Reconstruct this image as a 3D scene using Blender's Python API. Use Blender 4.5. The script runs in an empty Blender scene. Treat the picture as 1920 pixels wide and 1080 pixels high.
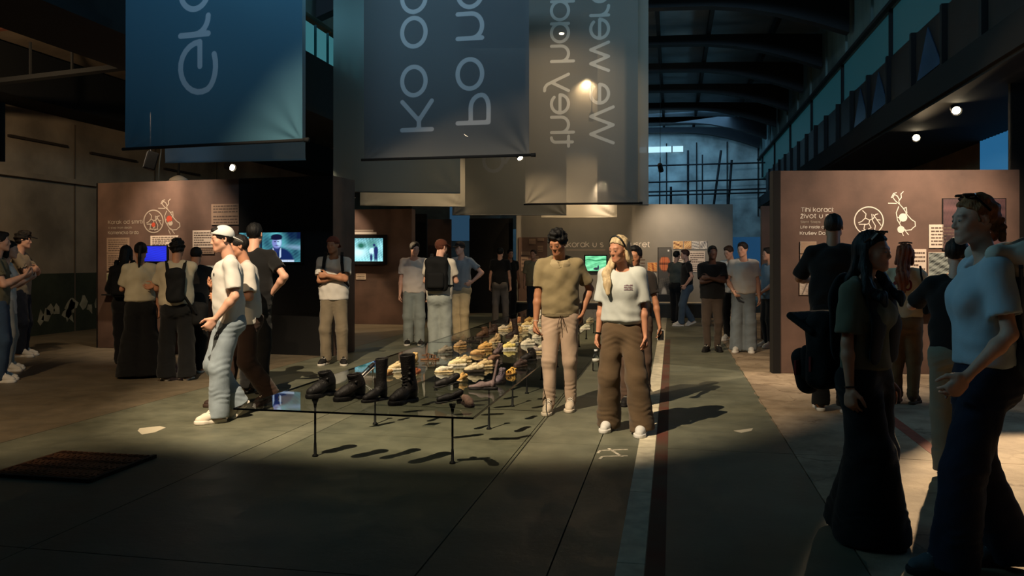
import bpy, bmesh, math, random
import numpy as np
from mathutils import Vector, Matrix
from mathutils.bvhtree import BVHTree

SC = bpy.context.scene
COL = SC.collection
rnd = random.Random(7)

# ------------------------------------------------------------------ camera, world, exposure
F_PX, CX, HY, EYE = 1500.0, 960.0, 489.0, 1.5
YAW = math.atan(300 / 1500.0)
RGT = np.array([math.cos(YAW), math.sin(YAW), 0.0])
FWD = np.array([-math.sin(YAW), math.cos(YAW), 0.0])
cam_d = bpy.data.cameras.new('camera')
cam = bpy.data.objects.new('camera', cam_d)
COL.objects.link(cam)
cam.location = (0, 0, EYE)
cam.rotation_euler = (math.pi / 2, 0, YAW)
cam_d.sensor_width = 36
cam_d.lens = F_PX / 1920 * 36
cam_d.shift_y = -(540 - HY) / 1920
cam_d.clip_end = 200
SC.camera = cam

wd = bpy.data.worlds.new('world')
SC.world = wd
wd.use_nodes = True
wd.node_tree.nodes['Background'].inputs[0].default_value = (0.16, 0.42, 0.62, 1)
wd.node_tree.nodes['Background'].inputs[1].default_value = 0.55
SC.view_settings.view_transform = 'Standard'
SC.view_settings.look = 'None'
SC.view_settings.exposure = 0.0
SC.view_settings.gamma = 1.0
SC.view_settings.use_curve_mapping = False
SC.cycles.use_denoising = True
SC.cycles.max_bounces = 8
SC.cycles.transparent_max_bounces = 24
SC.cycles.sample_clamp_indirect = 4.0
SC.cycles.caustics_reflective = False
SC.cycles.caustics_refractive = False
WARM = (1.0, 0.73, 0.43)
NEUT = (1.0, 0.80, 0.58)


def at(px, d, py=None):
    """world point seen at column px at depth d along the view axis (and row py)"""
    l = (px - CX) / F_PX * d
    p = RGT * l + FWD * d
    z = 0.0 if py is None else EYE - (py - HY) / F_PX * d
    return np.array([p[0], p[1], z])


def fl(px, py, z=0.0):
    d = (EYE - z) * F_PX / (py - HY)
    p = at(px, d)
    p[2] = z
    return p


def depth_at_x(px, X):
    return X / (RGT[0] * (px - CX) / F_PX + FWD[0])


def depth_at_y(px, Y):
    return Y / (RGT[1] * (px - CX) / F_PX + FWD[1])


def area_light(name, loc, target, sx, sy, power, col):
    l = bpy.data.lights.new(name, 'AREA')
    l.shape = 'RECTANGLE'
    l.size, l.size_y = sx, sy
    l.energy = power
    l.color = col
    o = bpy.data.objects.new(name, l)
    COL.objects.link(o)
    o.location = loc
    o.rotation_euler = (Vector(target) - Vector(loc)).to_track_quat('-Z', 'Y').to_euler()
    return o


# daylight that enters through the high windows, and an added fill for the banners
SKY_BLUE = (0.28, 0.62, 1.0)
SKY_TEAL = (0.33, 0.75, 0.95)
area_light('daylight_end', (-1.2, 33.8, 7.2), (-0.8, 37.5, 3.4), 7.0, 1.6, 270, SKY_BLUE)
area_light('daylight_left', (-6.9, 9.0, 6.0), (0.0, 9.0, 5.2), 14.0, 1.0, 130, SKY_TEAL).data.spread = 1.3
area_light('daylight_right', (3.55, 15.0, 5.62), (-2.0, 15.0, 6.2), 26.0, 0.7, 120, SKY_TEAL).data.spread = 1.6
area_light('banner_fill', (-3.0, -4.9, 7.0), (-3.4, 10.0, 7.4), 8.0, .9, 190, (0.42, 0.72, 1.0)).data.spread = .75  # added unseen fill from behind the camera, brightens the banners
area_light('daylight_aisle', (5.85, 8.0, 2.9), (3.0, 5.0, 1.5), 5.0, 1.4, 30, SKY_BLUE)


# ------------------------------------------------------------------ materials
def lin(c):
    out = []
    for v in c[:3]:
        v = v / 255.0
        out.append(v / 12.92 if v <= 0.04045 else ((v + 0.055) / 1.055) ** 2.4)
    return tuple(out)


def lin4(c):
    return lin(c) + (1.0,)


_M = {}


def mat(key, col, rough=0.8, metal=0.0, var=0.0, vscale=6.0, bump=0.0, bscale=60.0, spec=0.3, tint=False, stretch=None, col2=None, sheen=0.0):
    if key in _M:
        return _M[key]
    m = bpy.data.materials.new(key)
    m.use_nodes = True
    nt = m.node_tree
    b = nt.nodes['Principled BSDF']
    b.inputs['Roughness'].default_value = rough
    b.inputs['Metallic'].default_value = metal
    b.inputs['Specular IOR Level'].default_value = spec
    base = lin4(col)
    b.inputs['Base Color'].default_value = base
    L = nt.links
    tc = nt.nodes.new('ShaderNodeTexCoord')
    mp = nt.nodes.new('ShaderNodeMapping')
    L.new(tc.outputs['Object'], mp.inputs[0])
    if stretch:
        mp.inputs['Scale'].default_value = stretch
    out = None
    if var > 0 or col2:
        n = nt.nodes.new('ShaderNodeTexNoise')
        n.inputs['Scale'].default_value = vscale
        n.inputs['Detail'].default_value = 5
        L.new(mp.outputs[0], n.inputs['Vector'])
        r = nt.nodes.new('ShaderNodeValToRGB')
        r.color_ramp.elements[0].position = 0.32
        r.color_ramp.elements[1].position = 0.68
        a = base[:3]
        if col2:
            c2 = lin(col2)
            r.color_ramp.elements[0].color = tuple(c2) + (1,)
            r.color_ramp.elements[1].color = tuple(a) + (1,)
        else:
            r.color_ramp.elements[0].color = tuple(x * (1 - var) for x in a) + (1,)
            r.color_ramp.elements[1].color = tuple(min(1, x * (1 + var)) for x in a) + (1,)
        L.new(n.outputs['Fac'], r.inputs[0])
        out = r.outputs[0]
        L.new(out, b.inputs['Base Color'])
    if tint:
        at_ = nt.nodes.new('ShaderNodeAttribute')
        at_.attribute_name = 'tint'
        mx = nt.nodes.new('ShaderNodeMix')
        mx.data_type = 'RGBA'
        mx.blend_type = 'MULTIPLY'
        mx.inputs[0].default_value = 1.0
        if out is not None:
            L.new(out, mx.inputs[6])
        else:
            mx.inputs[6].default_value = base
        L.new(at_.outputs['Color'], mx.inputs[7])
        L.new(mx.outputs[2], b.inputs['Base Color'])
    if bump > 0:
        n2 = nt.nodes.new('ShaderNodeTexNoise')
        n2.inputs['Scale'].default_value = bscale
        n2.inputs['Detail'].default_value = 4
        L.new(mp.outputs[0], n2.inputs['Vector'])
        bp = nt.nodes.new('ShaderNodeBump')
        bp.inputs['Strength'].default_value = bump
        bp.inputs['Distance'].default_value = 0.01
        L.new(n2.outputs['Fac'], bp.inputs['Height'])
        L.new(bp.outputs[0], b.inputs['Normal'])
    if sheen:
        b.inputs['Sheen Weight'].default_value = sheen
    _M[key] = m
    return m


def emat(key, col, strength):
    if key in _M:
        return _M[key]
    m = bpy.data.materials.new(key)
    m.use_nodes = True
    b = m.node_tree.nodes['Principled BSDF']
    b.inputs['Base Color'].default_value = (0.02, 0.02, 0.02, 1)
    b.inputs['Emission Color'].default_value = lin4(col)
    b.inputs['Emission Strength'].default_value = strength
    _M[key] = m
    return m


def attr_mat(key, emit=0.0, rough=0.6):
    """flat print or lit screen: colours from the mesh's own colour attribute"""
    if key in _M:
        return _M[key]
    m = bpy.data.materials.new(key)
    m.use_nodes = True
    nt = m.node_tree
    b = nt.nodes['Principled BSDF']
    a = nt.nodes.new('ShaderNodeAttribute')
    a.attribute_name = 'print'
    b.inputs['Roughness'].default_value = rough
    if emit:
        b.inputs['Base Color'].default_value = (0.01, 0.01, 0.01, 1)
        nt.links.new(a.outputs['Color'], b.inputs['Emission Color'])
        b.inputs['Emission Strength'].default_value = emit
    else:
        nt.links.new(a.outputs['Color'], b.inputs['Base Color'])
    _M[key] = m
    return m


def thin_glass(key, tint, refl=0.08, tintcol=None):
    m = bpy.data.materials.new(key)
    m.use_nodes = True
    nt = m.node_tree
    nt.nodes.remove(nt.nodes['Principled BSDF'])
    out = nt.nodes['Material Output']
    tr = nt.nodes.new('ShaderNodeBsdfTransparent')
    tr.inputs[0].default_value = tint
    gl = nt.nodes.new('ShaderNodeBsdfGlossy')
    gl.inputs['Roughness'].default_value = 0.02
    gl.inputs['Color'].default_value = (0.9, 0.95, 1, 1)
    fr = nt.nodes.new('ShaderNodeFresnel')
    fr.inputs['IOR'].default_value = refl
    mx = nt.nodes.new('ShaderNodeMixShader')
    nt.links.new(fr.outputs[0], mx.inputs[0])
    nt.links.new(tr.outputs[0], mx.inputs[1])
    nt.links.new(gl.outputs[0], mx.inputs[2])
    nt.links.new(mx.outputs[0], out.inputs[0])
    return m


def fabric(key, col, see=0.12, transl=0.45, tcol=None):
    """thin banner cloth: reflects, lets light through and is slightly see-through"""
    m = bpy.data.materials.new(key)
    m.use_nodes = True
    nt = m.node_tree
    nt.nodes.remove(nt.nodes['Principled BSDF'])
    out = nt.nodes['Material Output']
    d = nt.nodes.new('ShaderNodeBsdfDiffuse')
    t = nt.nodes.new('ShaderNodeBsdfTranslucent')
    p = nt.nodes.new('ShaderNodeBsdfTransparent')
    for n in (d, t):
        n.inputs['Color'].default_value = lin4(col)
    if tcol:
        # lettering printed in the cloth: the 'ink' attribute is the distance to the nearest letter stroke
        at_ = nt.nodes.new('ShaderNodeAttribute')
        at_.attribute_name = 'ink'
        mr = nt.nodes.new('ShaderNodeMapRange')
        mr.inputs['From Min'].default_value = .004
        mr.inputs['From Max'].default_value = -.004
        mx = nt.nodes.new('ShaderNodeMix')
        mx.data_type = 'RGBA'
        mx.inputs[6].default_value = lin4(col)
        mx.inputs[7].default_value = lin4(tcol)
        nt.links.new(at_.outputs['Fac'], mr.inputs['Value'])
        nt.links.new(mr.outputs[0], mx.inputs[0])
        for n in (d, t):
            nt.links.new(mx.outputs[2], n.inputs['Color'])
    a = nt.nodes.new('ShaderNodeMixShader')
    a.inputs[0].default_value = transl
    b = nt.nodes.new('ShaderNodeMixShader')
    b.inputs[0].default_value = see
    L = nt.links
    L.new(d.outputs[0], a.inputs[1])
    L.new(t.outputs[0], a.inputs[2])
    L.new(a.outputs[0], b.inputs[1])
    L.new(p.outputs[0], b.inputs[2])
    L.new(b.outputs[0], out.inputs[0])
    return m


# ------------------------------------------------------------------ object helpers
def tag(o, label=None, cat=None, group=None, kind=None):
    if label:
        o['label'] = label
    if cat:
        o['category'] = cat
    if group:
        o['group'] = group
    if kind:
        o['kind'] = kind
    return o


def empty(name, loc=(0, 0, 0), rz=0.0, label=None, cat=None, group=None):
    o = bpy.data.objects.new(name, None)
    COL.objects.link(o)
    o.empty_display_size = 0.1
    o.location = loc
    o.rotation_euler = (0, 0, rz)
    return tag(o, label, cat, group)


def link(name, me, material=None, parent=None, smooth=False):
    o = bpy.data.objects.new(name, me)
    COL.objects.link(o)
    if material is not None and len(me.materials) == 0:
        me.materials.append(material)
    if parent is not None:
        o.parent = parent
    if smooth and len(me.polygons):
        me.polygons.foreach_set('use_smooth', [True] * len(me.polygons))
    return o


def set_mat(o, m):
    """own material on an object that shares its mesh"""
    o.material_slots[0].link = 'OBJECT'
    o.material_slots[0].material = m


class MB:
    def __init__(self):
        self.v, self.f = [], []

    def poly(self, pts, faces):
        n = len(self.v)
        self.v += [tuple(map(float, p)) for p in pts]
        self.f += [tuple(i + n for i in f) for f in faces]
        return self

    def box(self, c, s, M=None):
        x, y, z = s[0] / 2, s[1] / 2, s[2] / 2
        pts = [(-x, -y, -z), (x, -y, -z), (x, y, -z), (-x, y, -z), (-x, -y, z), (x, -y, z), (x, y, z), (-x, y, z)]
        if M is not None:
            pts = [tuple(M @ Vector(p)) for p in pts]
        pts = [(p[0] + c[0], p[1] + c[1], p[2] + c[2]) for p in pts]
        return self.poly(pts, [(0, 3, 2, 1), (4, 5, 6, 7), (0, 1, 5, 4), (1, 2, 6, 5), (2, 3, 7, 6), (3, 0, 4, 7)])

    def bar(self, a, b, w, h):
        """rectangular bar from a to b, h across the upright direction"""
        a, b = Vector(a), Vector(b)
        d = (b - a).normalized()
        up = Vector((0, 0, 1)) if abs(d.z) < 0.95 else Vector((0, 1, 0))
        s = d.cross(up).normalized()
        u = s.cross(d)
        pts = []
        for p in (a, b):
            for i, j in ((-1, -1), (1, -1), (1, 1), (-1, 1)):
                pts.append(p + s * (i * w / 2) + u * (j * h / 2))
        return self.poly(pts, [(3, 2, 1, 0), (4, 5, 6, 7), (0, 1, 5, 4), (1, 2, 6, 5), (2, 3, 7, 6), (3, 0, 4, 7)])

    def tube(self, pts, r, n=8, close=True):
        pts = [Vector(p) for p in pts]
        rs = r if isinstance(r, (list, tuple)) else [r] * len(pts)
        rings = []
        prev = None
        for i, p in enumerate(pts):
            d = (pts[min(i + 1, len(pts) - 1)] - pts[max(i - 1, 0)]).normalized()
            if prev is None:
                up = Vector((0, 0, 1)) if abs(d.z) < 0.9 else Vector((1, 0, 0))
                s = d.cross(up).normalized()
            else:
                s = (prev - d * prev.dot(d)).normalized()
            prev = s
            u = d.cross(s)
            rings.append([p + (s * math.cos(2 * math.pi * k / n) + u * math.sin(2 * math.pi * k / n)) * rs[i] for k in range(n)])
        vv = [q for ring in rings for q in ring]
        ff = []
        for i in range(len(pts) - 1):
            for k in range(n):
                a, b = i * n + k, i * n + (k + 1) % n
                ff.append((a, b, b + n, a + n))
        if close:
            ff.append(tuple(reversed(range(n))))
            ff.append(tuple(range((len(pts) - 1) * n, len(pts) * n)))
        return self.poly(vv, ff)

    def lathe(self, prof, c=(0, 0, 0), n=16):
        """prof = [(r, z)...] about the vertical through c"""
        vv, ff = [], []
        for r, z in prof:
            for k in range(n):
                a = 2 * math.pi * k / n
                vv.append((c[0] + r * math.cos(a), c[1] + r * math.sin(a), c[2] + z))
        for i in range(len(prof) - 1):
            for k in range(n):
                a, b = i * n + k, i * n + (k + 1) % n
                ff.append((a, b, b + n, a + n))
        ff.append(tuple(reversed(range(n))))
        ff.append(tuple(range((len(prof) - 1) * n, len(prof) * n)))
        return self.poly(vv, ff)

    def mesh(self, name):
        me = bpy.data.meshes.new(name)
        me.from_pydata(self.v, [], self.f)
        me.update()
        return me

    def build(self, name, material=None, parent=None, smooth=False, bevel=0.0):
        me = self.mesh(name)
        if bevel > 0:
            bm = bmesh.new()
            bm.from_mesh(me)
            bmesh.ops.bevel(bm, geom=bm.edges[:], offset=bevel, segments=2, affect='EDGES', clamp_overlap=True)
            bm.to_mesh(me)
            bm.free()
        return link(name, me, material, parent, smooth)


def grid_print(name, M, w, h, nx, ny, fn, material, parent):
    """flat printed or lit rectangle with its picture as a colour attribute.
    M = 4x4 taking (x right, z up) of the picture plane into the parent's space"""
    us, vs = (np.arange(nx) + .5) / nx, (np.arange(ny) + .5) / ny
    U, V = np.meshgrid(us, vs)
    col = fn(U, V)
    xs = np.linspace(-w / 2, w / 2, nx + 1)
    zs = np.linspace(-h / 2, h / 2, ny + 1)
    X, Z = np.meshgrid(xs, zs)
    pts = np.stack([X.ravel(), np.zeros(X.size), Z.ravel()], 1)
    Mn = np.array(M)
    pts = pts @ Mn[:3, :3].T + Mn[:3, 3]
    i = np.arange(nx * ny)
    r, c = i // nx, i % nx
    a = r * (nx + 1) + c
    quads = np.stack([a, a + 1, a + nx + 2, a + nx + 1], 1)
    me = np_mesh(name, pts, quads, smooth=False)
    at_ = me.color_attributes.new('print', 'FLOAT_COLOR', 'CORNER')
    cc = np.repeat(np.concatenate([col.reshape(-1, 3), np.ones((nx * ny, 1))], 1), 4, axis=0)
    at_.data.foreach_set('color', cc.astype(np.float32).ravel())
    return link(name, me, material, parent)


def np_mesh(name, V, Q, smooth=True):
    me = bpy.data.meshes.new(name)
    V = np.asarray(V, np.float32)
    Q = np.asarray(Q, np.int32)
    me.vertices.add(len(V))
    me.vertices.foreach_set('co', V.ravel())
    k = Q.shape[1]
    me.loops.add(Q.size)
    me.loops.foreach_set('vertex_index', Q.ravel())
    me.polygons.add(len(Q))
    me.polygons.foreach_set('loop_start', np.arange(0, Q.size, k, dtype=np.int32))
    if smooth:
        me.polygons.foreach_set('use_smooth', np.ones(len(Q), bool))
    me.update(calc_edges=True)
    return me


# ------------------------------------------------------------------ implicit surfaces (for bodies, clothes, shoes)
def unit(v):
    v = np.asarray(v, float)
    return v / (np.linalg.norm(v) + 1e-12)


class Field:
    """adds soft-blended primitives on a grid and meshes the zero level"""

    def __init__(self, h):
        self.h = h
        self.ops = []

    def cone(self, a, b, ra, rb, k=0.02, squash=None, cut=None, mode='add'):
        """tapered limb from a to b; squash=(axis, factor) flattens it along an axis; cut=(point, dir) trims beyond"""
        self.ops.append(('cone', np.asarray(a, float), np.asarray(b, float), ra, rb, k, squash, cut, mode))
        return self

    def ell(self, c, r, k=0.02, R=None, mode='add'):
        self.ops.append(('ell', np.asarray(c, float), np.asarray(r, float), R, k, mode))
        return self

    def box(self, c, s, rad, k=0.01, R=None, mode='add'):
        self.ops.append(('box', np.asarray(c, float), np.asarray(s, float) / 2, rad, R, k, mode))
        return self

    def plane(self, p, n, k=0.0):
        """keeps the side opposite to n"""
        self.ops.append(('plane', np.asarray(p, float), unit(n), k))
        return self

    def _bb(self, op):
        if op[0] == 'cone':
            _, a, b, ra, rb = op[:5]
            r = max(ra, rb)
            if op[6]:
                r *= max(1.0, op[6][1])
            return np.minimum(a, b) - r, np.maximum(a, b) + r
        if op[0] == 'ell':
            r = op[2].max()
            return op[1] - r, op[1] + r
        r = np.linalg.norm(op[2]) + op[3]
        return op[1] - r, op[1] + r

    def mesh(self, ret_arrays=False):
        h = self.h
        lo, hi = np.full(3, 1e9), np.full(3, -1e9)
        for op in self.ops:
            if op[0] != 'plane' and op[-1] == 'add':
                a, b = self._bb(op)
                lo, hi = np.minimum(lo, a), np.maximum(hi, b)
        lo -= 2.5 * h
        n = np.ceil((hi + 2.5 * h - lo) / h).astype(int) + 1
        ax = [(lo[i] + h * np.arange(n[i])).astype(np.float32) for i in range(3)]
        D = np.full(tuple(n), 0.5, np.float32)
        for op in self.ops:
            if op[0] == 'plane':
                _, p, nn, k = op
                d = ((ax[0] - p[0]) * nn[0])[:, None, None] + ((ax[1] - p[1]) * nn[1])[None, :, None] + ((ax[2] - p[2]) * nn[2])[None, None, :]
                D = np.maximum(D, d)
                continue
            k = op[5] if op[0] == 'cone' else (op[4] if op[0] == 'ell' else op[5])
            mode = op[-1]
            a, b = self._bb(op)
            m = k + 3 * h
            i0 = np.clip(np.floor((a - m - lo) / h).astype(int), 0, n)
            i1 = np.clip(np.ceil((b + m - lo) / h).astype(int) + 1, 0, n)
            if (i1 <= i0).any():
                continue
            sl = tuple(slice(i0[i], i1[i]) for i in range(3))
            X = ax[0][sl[0]][:, None, None]
            Y = ax[1][sl[1]][None, :, None]
            Z = ax[2][sl[2]][None, None, :]
            if op[0] == 'cone':
                _, pa, pb, ra, rb, _, sq, cut, _ = op
                ba = pb - pa
                px, py, pz = X - pa[0], Y - pa[1], Z - pa[2]
                t = np.clip((px * ba[0] + py * ba[1] + pz * ba[2]) / max(ba @ ba, 1e-9), 0, 1)
                qx, qy, qz = px - t * ba[0], py - t * ba[1], pz - t * ba[2]
                s = 1.0
                if sq:
                    u, s = unit(sq[0]), sq[1]
                    e = (qx * u[0] + qy * u[1] + qz * u[2]) * (1 / s - 1)
                    qx, qy, qz = qx + e * u[0], qy + e * u[1], qz + e * u[2]
                d = np.sqrt(qx * qx + qy * qy + qz * qz) - (ra + (rb - ra) * t)
                if sq:
                    d = d * (0.5 + 0.5 * min(s, 1.0))
                if cut:
                    c, nn = cut
                    nn = unit(nn)
                    d = np.maximum(d, (X - c[0]) * nn[0] + (Y - c[1]) * nn[1] + (Z - c[2]) * nn[2])
            elif op[0] == 'ell':
                _, c, r, R, _, _ = op
                px, py, pz = X - c[0], Y - c[1], Z - c[2]
                if R is not None:
                    px, py, pz = (R[0][0] * px + R[1][0] * py + R[2][0] * pz, R[0][1] * px + R[1][1] * py + R[2][1] * pz,
                                  R[0][2] * px + R[1][2] * py + R[2][2] * pz)
                q = np.sqrt((px / r[0]) ** 2 + (py / r[1]) ** 2 + (pz / r[2]) ** 2)
                g = np.sqrt((px / r[0] ** 2) ** 2 + (py / r[1] ** 2) ** 2 + (pz / r[2] ** 2) ** 2) + 1e-6
                d = q * (q - 1) / g
            else:
                _, c, s, rad, R, _, _ = op
                px, py, pz = X - c[0], Y - c[1], Z - c[2]
                if R is not None:
                    px, py, pz = (R[0][0] * px + R[1][0] * py + R[2][0] * pz, R[0][1] * px + R[1][1] * py + R[2][1] * pz,
                                  R[0][2] * px + R[1][2] * py + R[2][2] * pz)
                qx, qy, qz = np.abs(px) - s[0] + rad, np.abs(py) - s[1] + rad, np.abs(pz) - s[2] + rad
                d = np.sqrt(np.maximum(qx, 0) ** 2 + np.maximum(qy, 0) ** 2 + np.maximum(qz, 0) ** 2) + np.minimum(np.maximum(qx, np.maximum(qy, qz)), 0) - rad
            B = D[sl]
            if mode == 'add':
                if k > 1e-5:
                    w = np.clip(0.5 + 0.5 * (B - d) / k, 0, 1)
                    D[sl] = B * (1 - w) + d * w - k * w * (1 - w)
                else:
                    D[sl] = np.minimum(B, d)
            else:
                d = -d
                if k > 1e-5:
                    w = np.clip(0.5 - 0.5 * (B - d) / k, 0, 1)
                    D[sl] = B * (1 - w) + d * w + k * w * (1 - w)
                else:
                    D[sl] = np.maximum(B, d)
        return surface_nets(D, lo, h)


def surface_nets(D, lo, h):
    S = D < 0
    nx, ny, nz = D.shape
    cnt = np.zeros((nx - 1, ny - 1, nz - 1), np.uint8)
    for i in (0, 1):
        for j in (0, 1):
            for k in (0, 1):
                cnt += S[i:nx - 1 + i, j:ny - 1 + j, k:nz - 1 + k]
    act = (cnt > 0) & (cnt < 8)
    I, J, K = np.nonzero(act)
    c = {}
    for i in (0, 1):
        for j in (0, 1):
            for k in (0, 1):
                c[i, j, k] = D[I + i, J + j, K + k]
    acc = np.zeros((len(I), 3), np.float32)
    num = np.zeros(len(I), np.float32)
    E = [((0, j, k), (1, j, k)) for j in (0, 1) for k in (0, 1)] + [((i, 0, k), (i, 1, k)) for i in (0, 1) for k in (0, 1)] + \
        [((i, j, 0), (i, j, 1)) for i in (0, 1) for j in (0, 1)]
    for p, q in E:
        a, b = c[p], c[q]
        x = (a < 0) != (b < 0)
        t = np.where(x, a / np.where(x, a - b, 1), 0)
        for m in range(3):
            acc[:, m] += np.where(x, p[m] + t * (q[m] - p[m]), 0)
        num += x
    acc /= num[:, None]
    V = (acc + np.stack([I, J, K], 1)) * h + lo
    idx = np.full(act.shape, -1, np.int32)
    idx[I, J, K] = np.arange(len(I))
    quads = []
    for axis in range(3):
        a = [slice(None)] * 3
        b = [slice(None)] * 3
        a[axis] = slice(0, -1)
        b[axis] = slice(1, None)
        A, B = S[tuple(a)], S[tuple(b)]
        ch = A != B
        o = [x for x in range(3) if x != axis]
        sl = [slice(None)] * 3
        sl[o[0]] = slice(1, -1)
        sl[o[1]] = slice(1, -1)
        ii = np.nonzero(ch[tuple(sl)])
        P = [None] * 3
        P[axis] = ii[axis]
        P[o[0]] = ii[o[0]] + 1
        P[o[1]] = ii[o[1]] + 1

        def cell(du, dv):
            q = [None] * 3
            q[axis] = P[axis]
            q[o[0]] = P[o[0]] + du
            q[o[1]] = P[o[1]] + dv
            return idx[tuple(q)]
        q = np.stack([cell(-1, -1), cell(0, -1), cell(0, 0), cell(-1, 0)], 1)
        ins = A[tuple(P)]
        flip = ins if axis != 1 else ~ins
        q[~flip] = q[~flip][:, ::-1]
        quads.append(q)
    Q = np.concatenate(quads)
    Q = Q[(Q >= 0).all(1)]
    return V, Q


def vnormals(V, Q):
    n = np.cross(V[Q[:, 2]] - V[Q[:, 0]], V[Q[:, 3]] - V[Q[:, 1]])
    N = np.zeros_like(V)
    for i in range(4):
        np.add.at(N, Q[:, i], n)
    return N / (np.linalg.norm(N, axis=1, keepdims=True) + 1e-12)


def relax(V, Q, it=1, lam=0.5):
    for _ in range(it):
        S = np.zeros_like(V)
        c = np.zeros(len(V), np.float32)
        for i in range(4):
            a, b = Q[:, i], Q[:, (i + 1) % 4]
            np.add.at(S, a, V[b])
            np.add.at(c, a, 1)
            np.add.at(S, b, V[a])
            np.add.at(c, b, 1)
        V = V + lam * (S / np.maximum(c, 1)[:, None] - V)
    return V


def wrinkle(V, Q, amp, wl, seed, fold=None):
    """cloth folds: pushes the vertices along their normals"""
    r = np.random.RandomState(seed)
    N = vnormals(V, Q)
    w = np.zeros(len(V))
    P = V.copy()
    P = P + 0.025 * np.sin(P[:, [1, 2, 0]] * 13 + r.rand(3) * 6)
    for i in range(6):
        k = r.randn(3)
        k[2] *= 0.75
        k = k / np.linalg.norm(k) * 2 * math.pi / (wl * (0.6 + 0.9 * r.rand()))
        s = np.sin(P @ k + r.rand() * 6.28)
        w += np.sign(s) * np.abs(s) ** 1.4
    w *= amp / 2.2
    if fold is not None:
        w += fold(V)
    return V + (N * w[:, None]).astype(V.dtype)


# ------------------------------------------------------------------ people
def rotx(a):
    c, s = math.cos(a), math.sin(a)
    return np.array([[1, 0, 0], [0, c, -s], [0, s, c]])


def roty(a):
    c, s = math.cos(a), math.sin(a)
    return np.array([[c, 0, s], [0, 1, 0], [-s, 0, c]])


def rotz(a):
    c, s = math.cos(a), math.sin(a)
    return np.array([[c, -s, 0], [s, c, 0], [0, 0, 1]])


def ik(a, c, l1, l2, hint):
    """middle joint between a and c, bending towards hint; also the reachable end"""
    d = c - a
    L = np.linalg.norm(d)
    if L > (l1 + l2) * 0.998:
        c = a + d / L * (l1 + l2) * 0.998
        d = c - a
        L = np.linalg.norm(d)
    u = d / L
    x = (l1 * l1 - l2 * l2 + L * L) / (2 * L)
    y = math.sqrt(max(l1 * l1 - x * x, 0))
    hn = hint - u * (hint @ u)
    return a + u * x + unit(hn) * y, c


def add_hand(f, wr, d, nrm, S, curl, side, k):
    """palm, four bent fingers of unequal length and a thumb from the side of the palm.
    d = along the hand, nrm = the way the palm faces"""
    d = unit(d)
    nrm = unit(nrm - d * (nrm @ d))
    s = np.cross(d, nrm) * side           # towards the little finger or thumb
    th = -s
    pl = 0.052 * S
    f.cone(wr, wr + d * pl * 0.9, 0.0155 * S, 0.0225 * S, k, squash=(nrm, 0.55))
    f.cone(wr + d * pl * 0.5 + s * 0.012 * S, wr + d * pl + s * 0.014 * S, 0.011 * S, 0.010 * S, k)
    f.cone(wr + d * pl * 0.5 - s * 0.008 * S, wr + d * pl - s * 0.014 * S, 0.012 * S, 0.010 * S, k)
    lens = [0.042, 0.048, 0.045, 0.035]
    for i in range(4):
        o = (i - 1.5)
        p = wr + d * pl * (0.98 if i in (1, 2) else 0.92) + s * o * 0.0122 * S
        L = lens[i] * S
        ang = 0.15 + 0.10 * i * 0.5
        for sgi, fr in enumerate((0.46, 0.31, 0.23)):
            ang += curl * (0.75, 0.95, 0.6)[sgi]
            dd = d * math.cos(ang) + nrm * math.sin(ang) + s * o * 0.05
            q = p + unit(dd) * L * fr
            f.cone(p, q, (0.0056 - 0.0005 * sgi) * S, (0.0052 - 0.0006 * sgi) * S, 0.003 * S)
            p = q
    b = wr + d * pl * 0.28 + th * 0.016 * S
    m1 = b + unit(d * 0.75 + th * 0.75 + nrm * 0.35) * 0.028 * S
    m2 = m1 + unit(d + th * 0.15 + nrm * (0.35 + curl * 0.5)) * 0.020 * S
    m3 = m2 + unit(d + nrm * (0.3 + curl * 0.8)) * 0.015 * S
    f.cone(b, m1, 0.0105 * S, 0.0070 * S, 0.006 * S)
    f.cone(m1, m2, 0.0066 * S, 0.0058 * S, 0.003 * S)
    f.cone(m2, m3, 0.0058 * S, 0.0048 * S, 0.003 * S)


def s_i(i):
    return -1 if i == 0 else 1


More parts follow.
